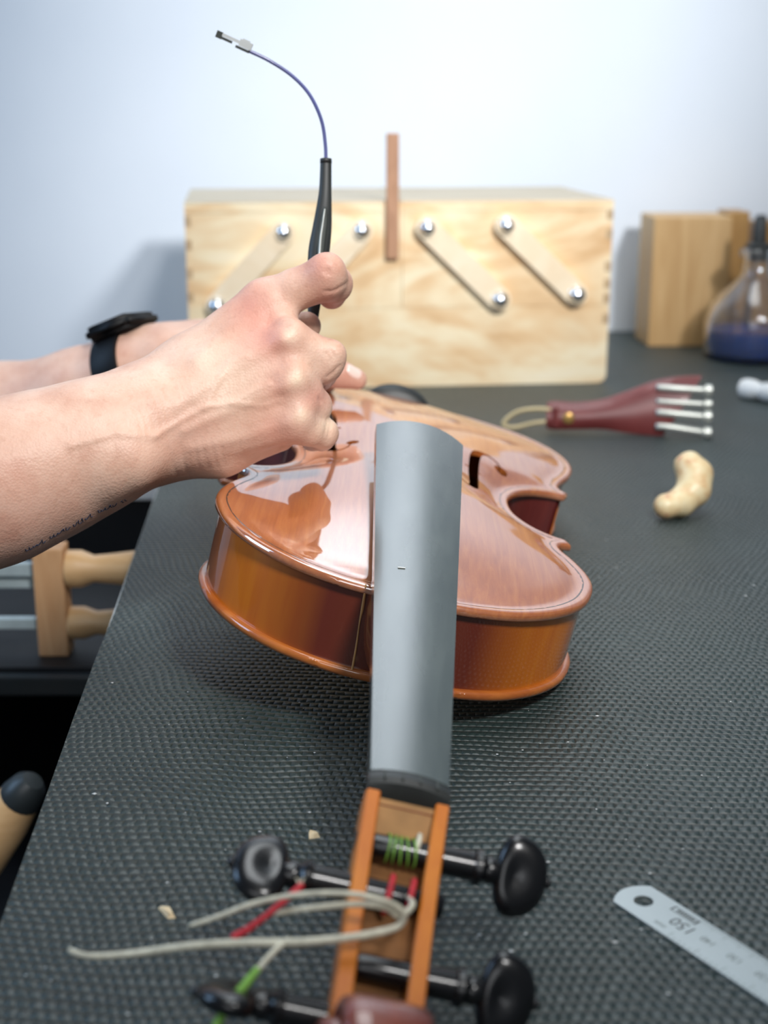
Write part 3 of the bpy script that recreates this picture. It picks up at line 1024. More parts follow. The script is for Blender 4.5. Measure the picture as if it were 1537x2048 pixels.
# ------------------------------------------------------------------ smooth blended solids (for hands and the root)
class Blend:
    """a distance field on a grid, built from tapered capsules joined with a soft minimum"""

    def __init__(self, lo, hi, h):
        self.lo, self.h = np.array(lo, float), h
        self.n = np.ceil((np.array(hi, float) - self.lo) / h).astype(int) + 1
        self.f = np.full(self.n, 9.0, np.float32)

    def copy_empty(self):
        b = object.__new__(Blend)
        b.lo, b.h, b.n = self.lo, self.h, self.n
        b.f = np.full(self.n, 9.0, np.float32)
        return b

    def window(self, a, b, r, m):
        lo = np.minimum(a, b) - r - m
        hi = np.maximum(a, b) + r + m
        i0 = np.clip(np.floor((lo - self.lo) / self.h).astype(int), 0, self.n)
        i1 = np.clip(np.ceil((hi - self.lo) / self.h).astype(int) + 1, 0, self.n)
        sl = tuple(slice(p, q) for p, q in zip(i0, i1))
        ax = [(self.lo[k] + self.h * np.arange(i0[k], i1[k])).astype(np.float32) for k in range(3)]
        return sl, ax

    def cap(self, a, b, ra, rb, k=0.3, flat=None, sub=False):
        a, b = np.array(a, float), np.array(b, float)
        m = k + 0.35
        sl, (x, y, z) = self.window(a, b, max(ra, rb) * (max(flat[1], 1) if flat else 1), m)
        if any(len(q) == 0 for q in (x, y, z)):
            return
        d = b - a
        L2 = float(d @ d) + 1e-9
        X, Y, Z = x[:, None, None] - a[0], y[None, :, None] - a[1], z[None, None, :] - a[2]
        t = np.clip((X * d[0] + Y * d[1] + Z * d[2]) / L2, 0, 1)
        ex, ey, ez = X - t * d[0], Y - t * d[1], Z - t * d[2]
        q2 = ex * ex + ey * ey + ez * ez
        if flat is not None:                       # squeeze the section along a direction
            nv, s = np.array(flat[0], float), flat[1]
            nv /= np.linalg.norm(nv)
            pn = ex * nv[0] + ey * nv[1] + ez * nv[2]
            q2 = q2 + pn * pn * (1 / (s * s) - 1)
        g = np.sqrt(q2) - (ra + (rb - ra) * t)
        f = self.f[sl]
        if sub:
            hh = np.clip(k - np.abs(f + g), 0, None) / k
            self.f[sl] = np.maximum(f, -g) + hh * hh * k / 4
        else:
            hh = np.clip(k - np.abs(f - g), 0, None) / k
            self.f[sl] = np.minimum(f, g) - hh * hh * k / 4

    def chain(self, pts, k=0.3, flat=None):
        for p, q in zip(pts[:-1], pts[1:]):
            self.cap(p[0], q[0], p[1], q[1], k, flat)

    def join(self, other, k):
        hh = np.clip(k - np.abs(self.f - other.f), 0, None) / k
        self.f = np.minimum(self.f, other.f) - hh * hh * k / 4

    def mesh(self):
        f = self.f
        mn, mx = f, f
        for a in range(3):
            s0 = [slice(None)] * 3
            s1 = [slice(None)] * 3
            s0[a], s1[a] = slice(0, -1), slice(1, None)
            mn, mx = np.minimum(mn[tuple(s0)], mn[tuple(s1)]), np.maximum(mx[tuple(s0)], mx[tuple(s1)])
        act = (mn < 0) & (mx >= 0)
        idx = np.argwhere(act)
        vid = -np.ones(act.shape, np.int64)
        vid[act] = np.arange(len(idx))
        cs = [(i, j, k) for i in (0, 1) for j in (0, 1) for k in (0, 1)]
        val = {c: f[idx[:, 0] + c[0], idx[:, 1] + c[1], idx[:, 2] + c[2]] for c in cs}
        acc, cnt = np.zeros((len(idx), 3)), np.zeros(len(idx))
        for c in cs:
            for a in range(3):
                if c[a]:
                    continue
                e = list(c)
                e[a] = 1
                e = tuple(e)
                u, w = val[c], val[e]
                cr = (u < 0) != (w < 0)
                t = np.where(cr, u / np.where(cr, u - w, 1), 0)
                p = np.tile(np.array(c, float), (len(idx), 1))
                p[:, a] += t
                acc[cr] += p[cr]
                cnt[cr] += 1
        V = self.lo + self.h * (idx + acc / cnt[:, None])
        F = []
        ins = f < 0
        for a in range(3):
            b, c = (a + 1) % 3, (a + 2) % 3
            s0 = [slice(1, -1)] * 3
            s1 = [slice(1, -1)] * 3
            s0[a], s1[a] = slice(0, -1), slice(1, None)
            A, B = ins[tuple(s0)], ins[tuple(s1)]
            for want, flip in ((A & ~B, False), (~A & B, True)):
                e = np.argwhere(want)
                if not len(e):
                    continue
                e = e + np.array([0 if q == a else 1 for q in range(3)])

                def at(db, dc):
                    q = e.copy()
                    q[:, b] -= db
                    q[:, c] -= dc
                    return vid[q[:, 0], q[:, 1], q[:, 2]]
                quad = np.c_[at(1, 1), at(0, 1), at(0, 0), at(1, 0)]
                F.append(quad[:, ::-1] if flip else quad)
        F = np.vstack(F)
        F = F[(F >= 0).all(1)]
        # a little smoothing
        n = len(V)
        for _ in range(2):
            s, c_ = np.zeros((n, 3)), np.zeros(n)
            for k in range(4):
                i, j = F[:, k], F[:, (k + 1) % 4]
                for p, q in ((i, j), (j, i)):
                    for ax in range(3):
                        s[:, ax] += np.bincount(p, V[q, ax], n)
                    c_ += np.bincount(p, minlength=n)
            V = V * 0.45 + 0.55 * s / np.maximum(c_, 1)[:, None]
        return V, F


def vertex_normals(V, F):
    nrm = np.cross(V[F[:, 2]] - V[F[:, 0]], V[F[:, 3]] - V[F[:, 1]])
    N = np.zeros_like(V)
    for k in range(4):
        for ax in range(3):
            N[:, ax] += np.bincount(F[:, k], nrm[:, ax], len(V))
    return N / (np.linalg.norm(N, axis=1)[:, None] + 1e-9)


def poly_dist(V, pts, dims=(0, 1, 2)):
    best = np.full(len(V), 1e9)
    p = np.array(pts, float)[:, dims]
    v = V[:, dims]
    if len(p) == 1:
        return np.linalg.norm(v - p[0], axis=1)
    for a, b in zip(p[:-1], p[1:]):
        d = b - a
        t = np.clip(((v - a) @ d) / (d @ d + 1e-9), 0, 1)
        best = np.minimum(best, ((v - a - t[:, None] * d) ** 2).sum(1))
    return np.sqrt(best)


# ------------------------------------------------------------------ the person: two forearms and hands
person = thing('person', 'person reaching in with two bare forearms, black watch on one wrist, fingers on violin', 'person', (-20, 65, 0))


def rel_p(p):
    return np.array(p, float) - np.array([-20, 65, 0])


# nearer hand (back of the right hand towards the camera), index finger hooked over the tool
R = Blend((-38, 48.5, 2.0), (2.2, 69, 23), 0.105)
R.chain([((-31.65, 52.92, 3.68), 4.3), ((-23.17, 55.30, 6.52), 3.9), ((-16.36, 57.60, 8.69), 3.25), ((-13.94, 58.45, 9.44), 2.85), ((-11.98, 59.06, 10.14), 2.5), ((-10.21, 59.71, 10.92), 2.35)], 1.2)
R.chain([((-10.64, 60.53, 11.60), 1.5), ((-8.74, 61.50, 12.80), 1.32), ((-5.30, 62.31, 15.59), 1.05)], 0.9)
R.chain([((-10.17, 59.56, 11.13), 1.6), ((-8.14, 60.07, 12.18), 1.25), ((-4.19, 60.52, 14.08), 0.96)], 0.8)
for pa, pb_m in (((-8.11, 60.87, 12.76), (-4.70, 61.56, 14.79)), ((-8.03, 59.94, 11.72), (-4.10, 60.33, 13.23)), ((-7.93, 59.73, 10.65), (-3.99, 59.85, 11.60))):
    R.cap(pa, pb_m, 1.15, 0.86, 0.9)
R.chain([((-9.96, 59.38, 10.51), 1.6), ((-8.01, 59.69, 11.22), 1.25), ((-4.02, 59.85, 12.49), 0.90)], 0.8)
R.chain([((-9.99, 59.39, 9.83), 1.5), ((-8.05, 59.69, 10.15), 1.25), ((-3.97, 59.56, 10.78), 0.80)], 0.8)
R.chain([((-9.71, 60.27, 9.28), 1.3), ((-7.30, 60.54, 9.49), 1.25), ((-4.65, 60.87, 9.89), 0.7)], 0.7)
R.chain([((-9.13, 61.51, 11.39), 1.6), ((-5.14, 62.25, 12.50), 1.35)], 0.8)
thumb = R.copy_empty()
thumb.chain([((-8.81, 62.62, 11.97), 1.4), ((-6.12, 64.58, 13.36), 1.15), ((-4.36, 64.55, 13.97), 0.86), ((-3.52, 63.63, 14.39), 0.66)], 0.3)
R.join(thumb, 0.6)
fingers = [
    [((-5.30, 62.31, 15.59), 1.02), ((-3.95, 62.18, 16.21), 0.92), ((-2.63, 62.01, 16.71), 0.97), ((-2.27, 62.86, 16.39), 0.86), ((-2.39, 64.23, 15.72), 0.66)],
    [((-4.14, 60.52, 14.08), 0.96), ((-3.41, 60.52, 13.73), 0.92), ((-2.75, 60.79, 13.22), 0.96), ((-2.99, 62.46, 12.51), 0.88), ((-3.54, 64.17, 11.93), 0.72)],
    [((-4.00, 59.85, 12.49), 0.90), ((-3.50, 60.00, 11.93), 0.84), ((-3.14, 60.46, 11.34), 0.84), ((-3.25, 61.70, 10.62), 0.76), ((-3.73, 63.57, 9.88), 0.64)],
    [((-3.93, 59.55, 10.74), 0.82), ((-3.29, 59.77, 10.42), 0.70), ((-2.71, 60.42, 10.13), 0.69), ((-2.81, 61.64, 9.67), 0.62), ((-3.35, 63.35, 9.13), 0.54)],
]
base = R
allf = None
for fc in fingers:
    g = base.copy_empty()
    g.f = base.f.copy()
    fin = base.copy_empty()
    fin.chain(fc, 0.16)
    hh = np.clip(0.45 - np.abs(g.f - fin.f), 0, None) / 0.45
    fld = np.minimum(g.f, fin.f) - hh * hh * 0.45 / 4
    allf = fld if allf is None else np.minimum(allf, fld)
R.f = allf
# knuckles
for p, r_ in (((-4.05, 59.90, 14.61), 0.42), ((-3.87, 59.23, 12.85), 0.42), ((-3.69, 58.96, 11.22), 0.36), ((-2.43, 61.56, 17.28), 0.45), ((-2.14, 60.42, 13.74), 0.33)):
    R.cap(p, p, r_, r_, 0.9)
# the wrist bone of the little finger side
R.cap((-11.22, 57.11, 9.52), (-10.65, 57.14, 9.62), 0.8, 0.8, 1.6)
V1, F1 = R.mesh()
N1 = vertex_normals(V1, F1)
# tendons, veins and creases on the back of the hand (pushed in or out along the surface)
front = np.clip((-N1[:, 1] - 0.05) / 0.35, 0, 1)
XZ = (0, 2)


def relief(V, N, pts, h, s, mask):
    d = poly_dist(V, pts, XZ)
    return V + N * (h * np.exp(-(d / s) ** 2) * mask)[:, None]


for pts, h, s in (
    ([(-8.68, 60.00, 11.93), (-6.29, 60.43, 13.39), (-4.32, 60.72, 14.40)], 0.10, 0.30),
    ([(-8.46, 59.68, 10.84), (-6.29, 59.94, 11.72), (-4.22, 60.18, 12.55)], 0.09, 0.26),
    ([(-8.03, 60.47, 13.56), (-6.50, 60.85, 14.86), (-4.98, 61.15, 15.90)], 0.10, 0.32),
    ([(-8.14, 59.45, 10.04), (-5.85, 59.56, 10.42), (-4.11, 59.73, 10.99)], 0.06, 0.24),
    ([(-9.55, 59.67, 10.78), (-7.59, 59.95, 11.76), (-6.50, 59.99, 11.89), (-5.41, 60.15, 12.45), (-4.87, 60.21, 12.64)], 0.075, 0.13),
    ([(-7.59, 59.94, 11.72), (-6.94, 60.30, 12.97), (-6.61, 60.46, 13.50), (-5.85, 60.55, 13.81)], 0.06, 0.12),
    ([(-12.82, 59.64, 10.67), (-11.08, 59.76, 11.09), (-9.55, 59.67, 10.78)], 0.06, 0.16),
    ([(-6.50, 60.00, 11.93), (-5.20, 59.94, 11.72), (-4.43, 60.00, 11.93)], 0.05, 0.12),
    ([(-4.43, 60.41, 13.35), (-4.00, 60.36, 13.18)], -0.045, 0.26),
    ([(-4.54, 59.94, 11.72), (-4.00, 59.90, 11.59)], -0.04, 0.24),
    ([(-4.98, 60.91, 15.07), (-4.22, 60.91, 15.07)], -0.10, 0.30),
):
    V1 = relief(V1, N1, pts, h, s, front)
for k in range(6):                               # fine wrist creases
    x = (372, 398, 413, 430, 446, 352)[k]
    V1 = relief(V1, N1, [(-16.47, 63.74, 28.38), (-16.47, 63.74, 28.38)] if False else [np.array((-8.68, 59.51, 10.25)) + np.array([(x - 370) * 0.0218, 0, 0]), np.array((-8.55, 59.03, 8.58)) + np.array([(x - 370) * 0.0215, 0, 0.35 * (x > 400)])], -0.02 if k else -0.03, 0.06, front)
for k in range(9):                               # creases on the back of the wrist
    x0, y0 = 290 + k * 11, 790 - k * 7 + 6 * (k % 3)
    o_ = np.array([(x0 - 300) * 0.0218, 0, -(y0 - 790) * 0.0218])
    V1 = relief(V1, N1, [np.array((-10.21, 60.00, 11.93)) + o_, np.array((-9.95, 59.85, 11.40)) + o_, np.array((-9.81, 59.67, 10.78)) + o_], -0.022, 0.06, front)
for pts in ([(-2.47, 60.55, 13.81), (-2.28, 60.44, 13.43)], [(-2.32, 60.58, 13.94), (-2.10, 60.47, 13.56)], [(-2.47, 60.23, 12.72), (-2.19, 60.29, 12.93), (-1.93, 60.36, 13.18)],
            [(-2.47, 59.65, 10.71), (-2.56, 59.53, 10.30)], [(-2.32, 59.64, 10.67), (-2.41, 59.50, 10.21)], [(-2.80, 60.00, 11.93), (-2.73, 59.94, 11.72)],
            [(-2.58, 61.53, 17.20), (-2.45, 61.48, 17.03)], [(-2.45, 61.56, 17.28), (-2.32, 61.50, 17.07)], [(-2.58, 61.26, 16.28), (-2.19, 61.26, 16.28), (-1.67, 61.34, 16.53)]):
    V1 = relief(V1, N1, pts, -0.06, 0.07, np.clip((-N1[:, 1] + 0.3) / 0.35, 0, 1))

blush = np.zeros(len(V1))
for p, s, a in (((-5.85, 61.15, 15.90), 1.3, 0.45), ((-4.65, 60.67, 14.23), 0.9, 0.38), ((-4.54, 60.15, 12.45), 0.7, 0.32), ((-4.54, 59.64, 10.67), 1.1, 0.35), ((-2.80, 61.58, 17.37), 1.0, 0.5),
                ((-2.44, 63.10, 15.42), 0.7, 0.9), ((-5.41, 60.79, 14.65), 1.2, 0.3), ((-8.03, 59.57, 10.46), 1.6, 0.22), ((-15.18, 57.64, 7.39), 3.5, 0.25), ((-2.89, 62.09, 11.96), 0.7, 0.5)):
    blush += a * np.exp(-(poly_dist(V1, [p], XZ) / s) ** 2)
pale = np.zeros(len(V1))
for p, s, a in (((-4.00, 59.75, 14.64), 0.30, 0.6), ((-3.74, 59.24, 12.91), 0.32, 0.8), ((-3.52, 58.79, 11.34), 0.34, 0.6), ((-2.47, 59.64, 10.67), 0.4, 0.5), ((-6.50, 60.30, 12.97), 1.6, 0.25)):
    pale += a * np.exp(-(poly_dist(V1, [p], XZ) / s) ** 2)

# farther hand (left), thumb resting on the belly of the violin, watch on the wrist
Lh = Blend((-40, 71, 1.5), (0.2, 97, 22), 0.15)
Lh.chain([((-58.40, 94.49, -1.98), 4.3), ((-36.35, 88.49, 2.47), 3.7), ((-23.60, 84.23, 5.72), 3.05), ((-17.87, 82.21, 7.38), 2.7), ((-14.83, 80.97, 8.82), 2.42), ((-12.46, 80.67, 9.97), 1.9)], 1.2)
for q in ([((-12.97, 80.28, 10.04), 1.5), ((-10.61, 79.96, 10.38), 1.35), ((-7.65, 79.26, 10.82), 1.0)],
          [((-13.13, 81.35, 10.14), 1.5), ((-10.79, 81.46, 10.51), 1.3), ((-8.10, 81.02, 11.17), 1.0)],
          [((-13.15, 82.30, 9.83), 1.5), ((-11.10, 82.63, 10.25), 1.2), ((-8.61, 82.68, 11.14), 0.95)],
          [((-13.30, 83.17, 9.23), 1.4), ((-11.41, 83.71, 9.65), 1.1), ((-9.25, 84.18, 10.91), 0.85)],
          [((-12.30, 79.63, 9.95), 1.3), ((-9.32, 78.59, 9.96), 1.05), ((-5.84, 77.56, 10.00), 0.95)]):
    Lh.chain(q, 0.9)
basef, allf = Lh.f.copy(), None
for fc in ([((-7.65, 79.26, 10.82), 1.0), ((-5.26, 79.56, 10.42), 0.92), ((-3.93, 79.70, 9.47), 0.8), ((-3.36, 79.68, 8.68), 0.66)],
           [((-8.10, 81.02, 11.17), 1.0), ((-5.77, 81.66, 10.48), 0.94), ((-4.50, 81.77, 9.45), 0.82), ((-3.97, 81.56, 8.71), 0.68)],
           [((-8.61, 82.68, 11.14), 0.95), ((-6.36, 83.26, 10.27), 0.88), ((-5.07, 83.37, 9.22), 0.78), ((-4.65, 83.17, 8.53), 0.64)],
           [((-9.25, 84.18, 10.91), 0.85), ((-7.21, 84.85, 10.01), 0.76), ((-6.08, 84.99, 9.06), 0.68), ((-5.65, 84.79, 8.35), 0.56)],
           [((-5.82, 77.32, 9.90), 1.0), ((-3.37, 77.29, 9.80), 0.86), ((-2.47, 77.34, 9.59), 0.78), ((-1.53, 77.46, 9.28), 0.60)]):
    fin = Lh.copy_empty()
    fin.chain(fc, 0.2)
    hh = np.clip(0.6 - np.abs(basef - fin.f), 0, None) / 0.6
    fld = np.minimum(basef, fin.f) - hh * hh * 0.6 / 4
    allf = fld if allf is None else np.minimum(allf, fld)
Lh.f = allf
V2, F2 = Lh.mesh()
bl2 = 0.25 * np.exp(-(poly_dist(V2, [(-2.19, 77.03, 9.62)]) / 1.5) ** 2) + 0.10
Vb = np.vstack([V1, V2])
Fb = np.vstack([F1, F2 + len(V1)])
body = link_mesh('body', Vb - np.array([-20, 65, 0]), Fb, M['skin'], person)
for nm, arr in (('blush', np.r_[blush, bl2]), ('pale', np.r_[pale, np.zeros(len(V2))])):
    at = body.data.attributes.new(nm, 'FLOAT', 'POINT')
    at.data.foreach_set('value', np.clip(arr, 0, 1).astype(np.float32))

# thumbnail
from mathutils.bvhtree import BVHTree
bvh = BVHTree.FromPolygons(Vb.tolist(), Fb.tolist())


def surface_patch(name, center, u, w, ru, rw, lift, mat, parent, dome=0.03):
    """a thin plate laid over the skin around a point; u and w span it"""
    u, w = np.array(u, float), np.array(w, float)
    u /= np.linalg.norm(u)
    w -= u * w.dot(u)
    w /= np.linalg.norm(w)
    nrm = np.cross(u, w)
    V, F = [], []
    rings, seg = 5, 18
    for i in range(rings + 1):
        for k in range(seg):
            a = 2 * math.pi * k / seg
            ca, sa = math.cos(a), math.sin(a)
            e = (abs(ca) ** 3 + abs(sa) ** 3) ** (-1 / 3)
            p = np.array(center) + (u * ca * ru + w * sa * rw) * e * i / rings
            hit = bvh.ray_cast(Vector(p + nrm * 1.5), Vector(-nrm), 4)
            q = np.array(hit[0]) if hit[0] else p
            V.append(q + nrm * (lift * (1 if i < rings else -0.6) + dome * (1 - (i / rings) ** 2)) - np.array([-20, 65, 0]))
    for i in range(rings):
        for k in range(seg):
            F.append((i * seg + k, i * seg + (k + 1) % seg, (i + 1) * seg + (k + 1) % seg, (i + 1) * seg + k))
    return link_mesh(name, V, F, mat, parent)


tp_a, tp_b = np.array((-2.47, 77.34, 9.59)), np.array((-1.53, 77.46, 9.28))
ud = (tp_b - tp_a) / np.linalg.norm(tp_b - tp_a)
up_ = np.array([0.05, -0.62, 0.78])
up_ -= ud * up_.dot(ud)
up_ /= np.linalg.norm(up_)
surface_patch('thumbnail', tp_a * 0.35 + tp_b * 0.65, ud, np.cross(up_, ud), 0.50, 0.40, 0.035, M['nail'], body)

# tattoo: a line of small script strokes along the underside of the nearer forearm
tat = []
for k, (px0, pz0) in enumerate(((0, 0),)):
    A, B = np.array((-14.93, 56.36, 6.56)), np.array((-10.85, 57.85, 8.11))
    tr = random.Random(3)
    for i in range(26):
        if i % 6 == 5:
            continue
        c = A + (B - A) * (i / 26)
        stroke = []
        hgt, ph, ln = 0.10 + 0.14 * tr.random(), tr.random() * 3, 0.022 + 0.02 * tr.random()
        for j in range(8):
            a = j / 7
            p = c + (B - A) * (ln * (a + 0.35 * math.sin(5 * a + ph))) + np.array([0, 0, hgt * math.sin(4.2 * a + ph) - 0.12])
            org = p + np.array([0, -6, -5.0])
            hit = bvh.ray_cast(Vector(org), Vector((0, 0.72, 0.69)), 14)
            if hit[0]:
                stroke.append(np.array(hit[0]) + np.array(hit[1]) * 0.003 - np.array([-20, 65, 0]))
        if len(stroke) > 3:
            tat.append(tube_data(stroke, 0.022, n=5, sub=2))
V, F = [], []
for v, f in tat:
    b0 = len(V)
    V += list(v)
    F += [tuple(i + b0 for i in q) for q in f]
if V:
    link_mesh('tattoo', V, F, M['tattoo'], body)

# ------------------------------------------------------------------ wrist watch
wc = np.array((-14.83, 80.98, 8.88))
wa = np.array((-12.11, 80.22, 9.84)) - np.array((-17.87, 82.21, 7.38))
wa /= np.linalg.norm(wa)
wup = np.array([0.0, 0.10, 1.0])
wup -= wa * wup.dot(wa)
wup /= np.linalg.norm(wup)
wside = np.cross(wa, wup)
watch = thing('wrist_watch', 'black digital wrist watch with rubber strap on the farther wrist', 'watch', tuple(wc))


def ring(r_in, r_out, width, a0, a1, n, name, mat, parent):
    V, F = [], []
    for i in range(n + 1):
        a = a0 + (a1 - a0) * i / n
        dr = wup * math.cos(a) + wside * math.sin(a)
        for rr, ww in ((r_in, -width / 2), (r_out - 0.04, -width / 2), (r_out, -width / 2 + 0.1), (r_out, width / 2 - 0.1), (r_out - 0.04, width / 2), (r_in, width / 2)):
            V.append(dr * rr + wa * ww)
    k6 = 6
    for i in range(n):
        for k in range(k6):
            F.append((i * k6 + k, i * k6 + (k + 1) % k6, (i + 1) * k6 + (k + 1) % k6, (i + 1) * k6 + k))
    F.append(tuple(range(k6))[::-1])
    F.append(tuple(n * k6 + k for k in range(k6)))
    o = link_mesh(name, V, F, mat, parent)
    autosmooth(o, 35)
    return o


strap = ring(2.46, 2.74, 1.75, math.radians(20), math.radians(340), 48, 'strap', M['watch'], watch)
rot_w = Matrix((Vector(wa), Vector(wside), Vector(wup))).transposed().to_4x4()
bmw = bmesh.new()
bmesh.ops.create_cube(bmw, size=1.0, matrix=Matrix.Translation(Vector(wup * 2.78 + wa * 0.5)) @ rot_w @ Matrix.Diagonal((3.1, 3.7, 0.85, 1)))
bmesh.ops.bevel(bmw, geom=bmw.edges[:], offset=0.26, segments=4, affect='EDGES')
case = bm_obj('case', bmw, M['watch'], watch, True)
bmw = bmesh.new()
bmesh.ops.create_cube(bmw, size=1.0, matrix=Matrix.Translation(Vector(wup * 3.2 + wa * 0.5)) @ rot_w @ Matrix.Diagonal((2.5, 3.0, 0.12, 1)))
bmesh.ops.bevel(bmw, geom=bmw.edges[:], offset=0.05, segments=2, affect='EDGES')
bm_obj('screen', bmw, M['watch_glass'], case)
lathe('strap_pin', [(-0.12, 0.10), (0.0, 0.12), (0.06, 0.08)], (wup * math.cos(-2.0) + wside * math.sin(-2.0)) * 2.74, wup * math.cos(-2.0) + wside * math.sin(-2.0), M['blade'], strap, 10)

# ------------------------------------------------------------------ the black tool in the hand
tl = thing('inspection_tool', 'black slotted tool held in fist with thin bent blue cable and metal clip', 'tool', (-2.88, 66.61, 18.90))
t0 = np.array((-2.88, 66.61, 18.90))
rt = lambda pts: [np.array(p) - t0 for p in pts]
tube('handle', rt([(-2.75, 68.22, 21.59), (-2.75, 68.16, 21.38), (-2.77, 67.61, 20.21), (-2.83, 67.15, 19.32), (-2.91, 66.58, 18.45), (-3.04, 65.98, 17.47), (-3.16, 65.26, 16.05), (-3.27, 64.67, 14.74), (-3.39, 64.32, 13.17), (-3.49, 64.52, 11.73)]),
     [0.27, 0.27, 0.30, 0.38, 0.46, 0.50, 0.40, 0.26, 0.2, 0.2], M['black_plastic'], tl, n=18, sub=6, squash=(0.75, 1.0), up=(0.1, -1, 0.1))
tube('collar', rt([(-2.75, 68.23, 21.61), (-2.75, 68.18, 21.43)]), [0.275, 0.285], M['black_plastic'], tl, n=18, sub=1)
tube('slot', rt([(-2.75, 66.82, 19.48), (-2.81, 66.49, 18.91), (-2.89, 66.09, 18.26), (-2.97, 65.48, 17.36)]), [0.06, 0.19, 0.21, 0.18], M['ink'], tl, n=8, squash=(0.35, 1), up=(0.1, -1, 0.1))
tube('inner_blade', rt([(-2.77, 66.75, 19.40), (-2.85, 66.37, 18.78), (-2.94, 65.95, 18.16), (-2.99, 65.41, 17.36)]), [0.035, 0.045, 0.05, 0.055], M['tuner'], tl, n=8)
tube('cable', rt([(-2.75, 68.15, 21.34), (-2.77, 68.31, 22.25), (-2.95, 68.43, 23.38), (-3.48, 68.45, 24.51), (-4.28, 68.38, 25.36), (-5.30, 68.26, 26.02), (-6.28, 68.19, 26.48)]), 0.085, M['blue_cable'], tl, n=10, sub=10)
tube('stem', rt([(-3.49, 64.56, 11.84), (-3.33, 65.31, 10.85), (-2.86, 66.30, 9.97), (-2.63, 67.15, 9.29), RV @ np.array((-3.95, 18.0, 1.1)) + TV, RV @ np.array((-3.75, 18.8, 0.2)) + TV]), [0.2, 0.16, 0.15, 0.14, 0.12, 0.1], M['black_plastic'], tl, n=10)
ca, cb = np.array((-6.17, 68.19, 26.48)), np.array((-7.72, 68.18, 27.16))
cd = (cb - ca)
clen = np.linalg.norm(cd)
cd /= clen
cn = np.array([0, -1.0, 0]) - cd * (-cd[1])
cn /= np.linalg.norm(cn)
cu = np.cross(cd, cn)
if cu[2] < 0:
    cu = -cu
rot_c = Matrix((Vector(cd), Vector(cn), Vector(cu))).transposed().to_4x4()


def clip_box(bm, s0, s1, v0, v1, w0, w1, bev=0.02):
    m = Matrix.Translation(Vector(ca - t0)) @ rot_c @ Matrix.Translation(((s0 + s1) / 2, (w0 + w1) / 2, (v0 + v1) / 2)) @ Matrix.Diagonal((s1 - s0, w1 - w0, v1 - v0, 1))
    bmesh.ops.create_cube(bm, size=1.0, matrix=m)
    return bm


bm = bmesh.new()
clip_box(bm, 0.0, clen * 0.36, -0.02, 0.30, -0.14, 0.14)
clip_box(bm, clen * 0.30, clen, 0.06, 0.20, -0.12, 0.12)
clip_box(bm, clen * 0.10, clen * 0.30, 0.28, 0.36, -0.12, 0.12)
clip = bm_obj('clip', bm, M['clip'], tl)
bm = bmesh.new()
clip_box(bm, 0.05, clen * 0.42, -0.16, -0.04, -0.12, 0.12)
clip_box(bm, clen * 0.55, clen * 0.86, -0.08, 0.04, -0.10, 0.10)
clip_box(bm, clen * 0.86, clen * 1.02, -0.10, 0.22, -0.13, 0.13)
bm_obj('jaw', bm, M['ink'], clip)

# ------------------------------------------------------------------ wooden cantilever tool box
tb = thing('tool_box', 'pale pine cantilever tool box with slanted wooden arms and dome nuts', 'tool box', (1.57, 122.75, 0), 0.1058)
W2, D, HT, T1 = 18.57, 20.0, 16.2, 7.0
bm = bmesh.new()
# front and back boards of the bottom tray have rounded lower corners
for y0 in (0.0, D - 1.1):
    r_ = 0.75
    pts = [(-W2, T1)]
    for cx_, a0 in ((-W2 + r_, 180), (W2 - r_, 270)):
        for k in range(7):
            a = math.radians(a0 + 15 * k)
            pts.append((cx_ + r_ * math.cos(a), r_ + r_ * math.sin(a)))
    pts.append((W2, T1))
    vs0 = [bm.verts.new((x, y0, z)) for x, z in pts]
    vs1 = [bm.verts.new((x, y0 + 1.1, z)) for x, z in pts]
    bm.faces.new(vs0)
    bm.faces.new(vs1[::-1])
    for i in range(len(pts)):
        j = (i + 1) % len(pts)
        bm.faces.new((vs0[j], vs0[i], vs1[i], vs1[j]))
bm_obj('bottom_tray', bm, M['pine'], tb)
box('tray_side', (-W2 + 0.05, 1.1, 0.2), (-W2 + 1.1, D - 1.1, T1), M['pine'], tb, 0.03)
box('tray_side', (W2 - 1.1, 1.1, 0.2), (W2 - 0.05, D - 1.1, T1), M['pine'], tb, 0.03)
box('tray_floor', (-W2 + 1.1, 1.1, 0.4), (W2 - 1.1, D - 1.1, 1.0), M['pine'], tb, 0)
for a, b in ((-W2, -0.015), (0.015, W2)):
    t_ = box('upper_tray', (a, 0.0, T1 + 0.02), (b, D, HT - 0.9), M['pine'], tb, 0.02)
    box('lid', (a, -0.02, HT - 0.86), (b, D, HT), M['pine_top'], tb, 0.08)
    box('lid_edge', (a, -0.06, HT - 0.88), (b, -0.02, HT - 0.12), M['pine'], tb, 0)


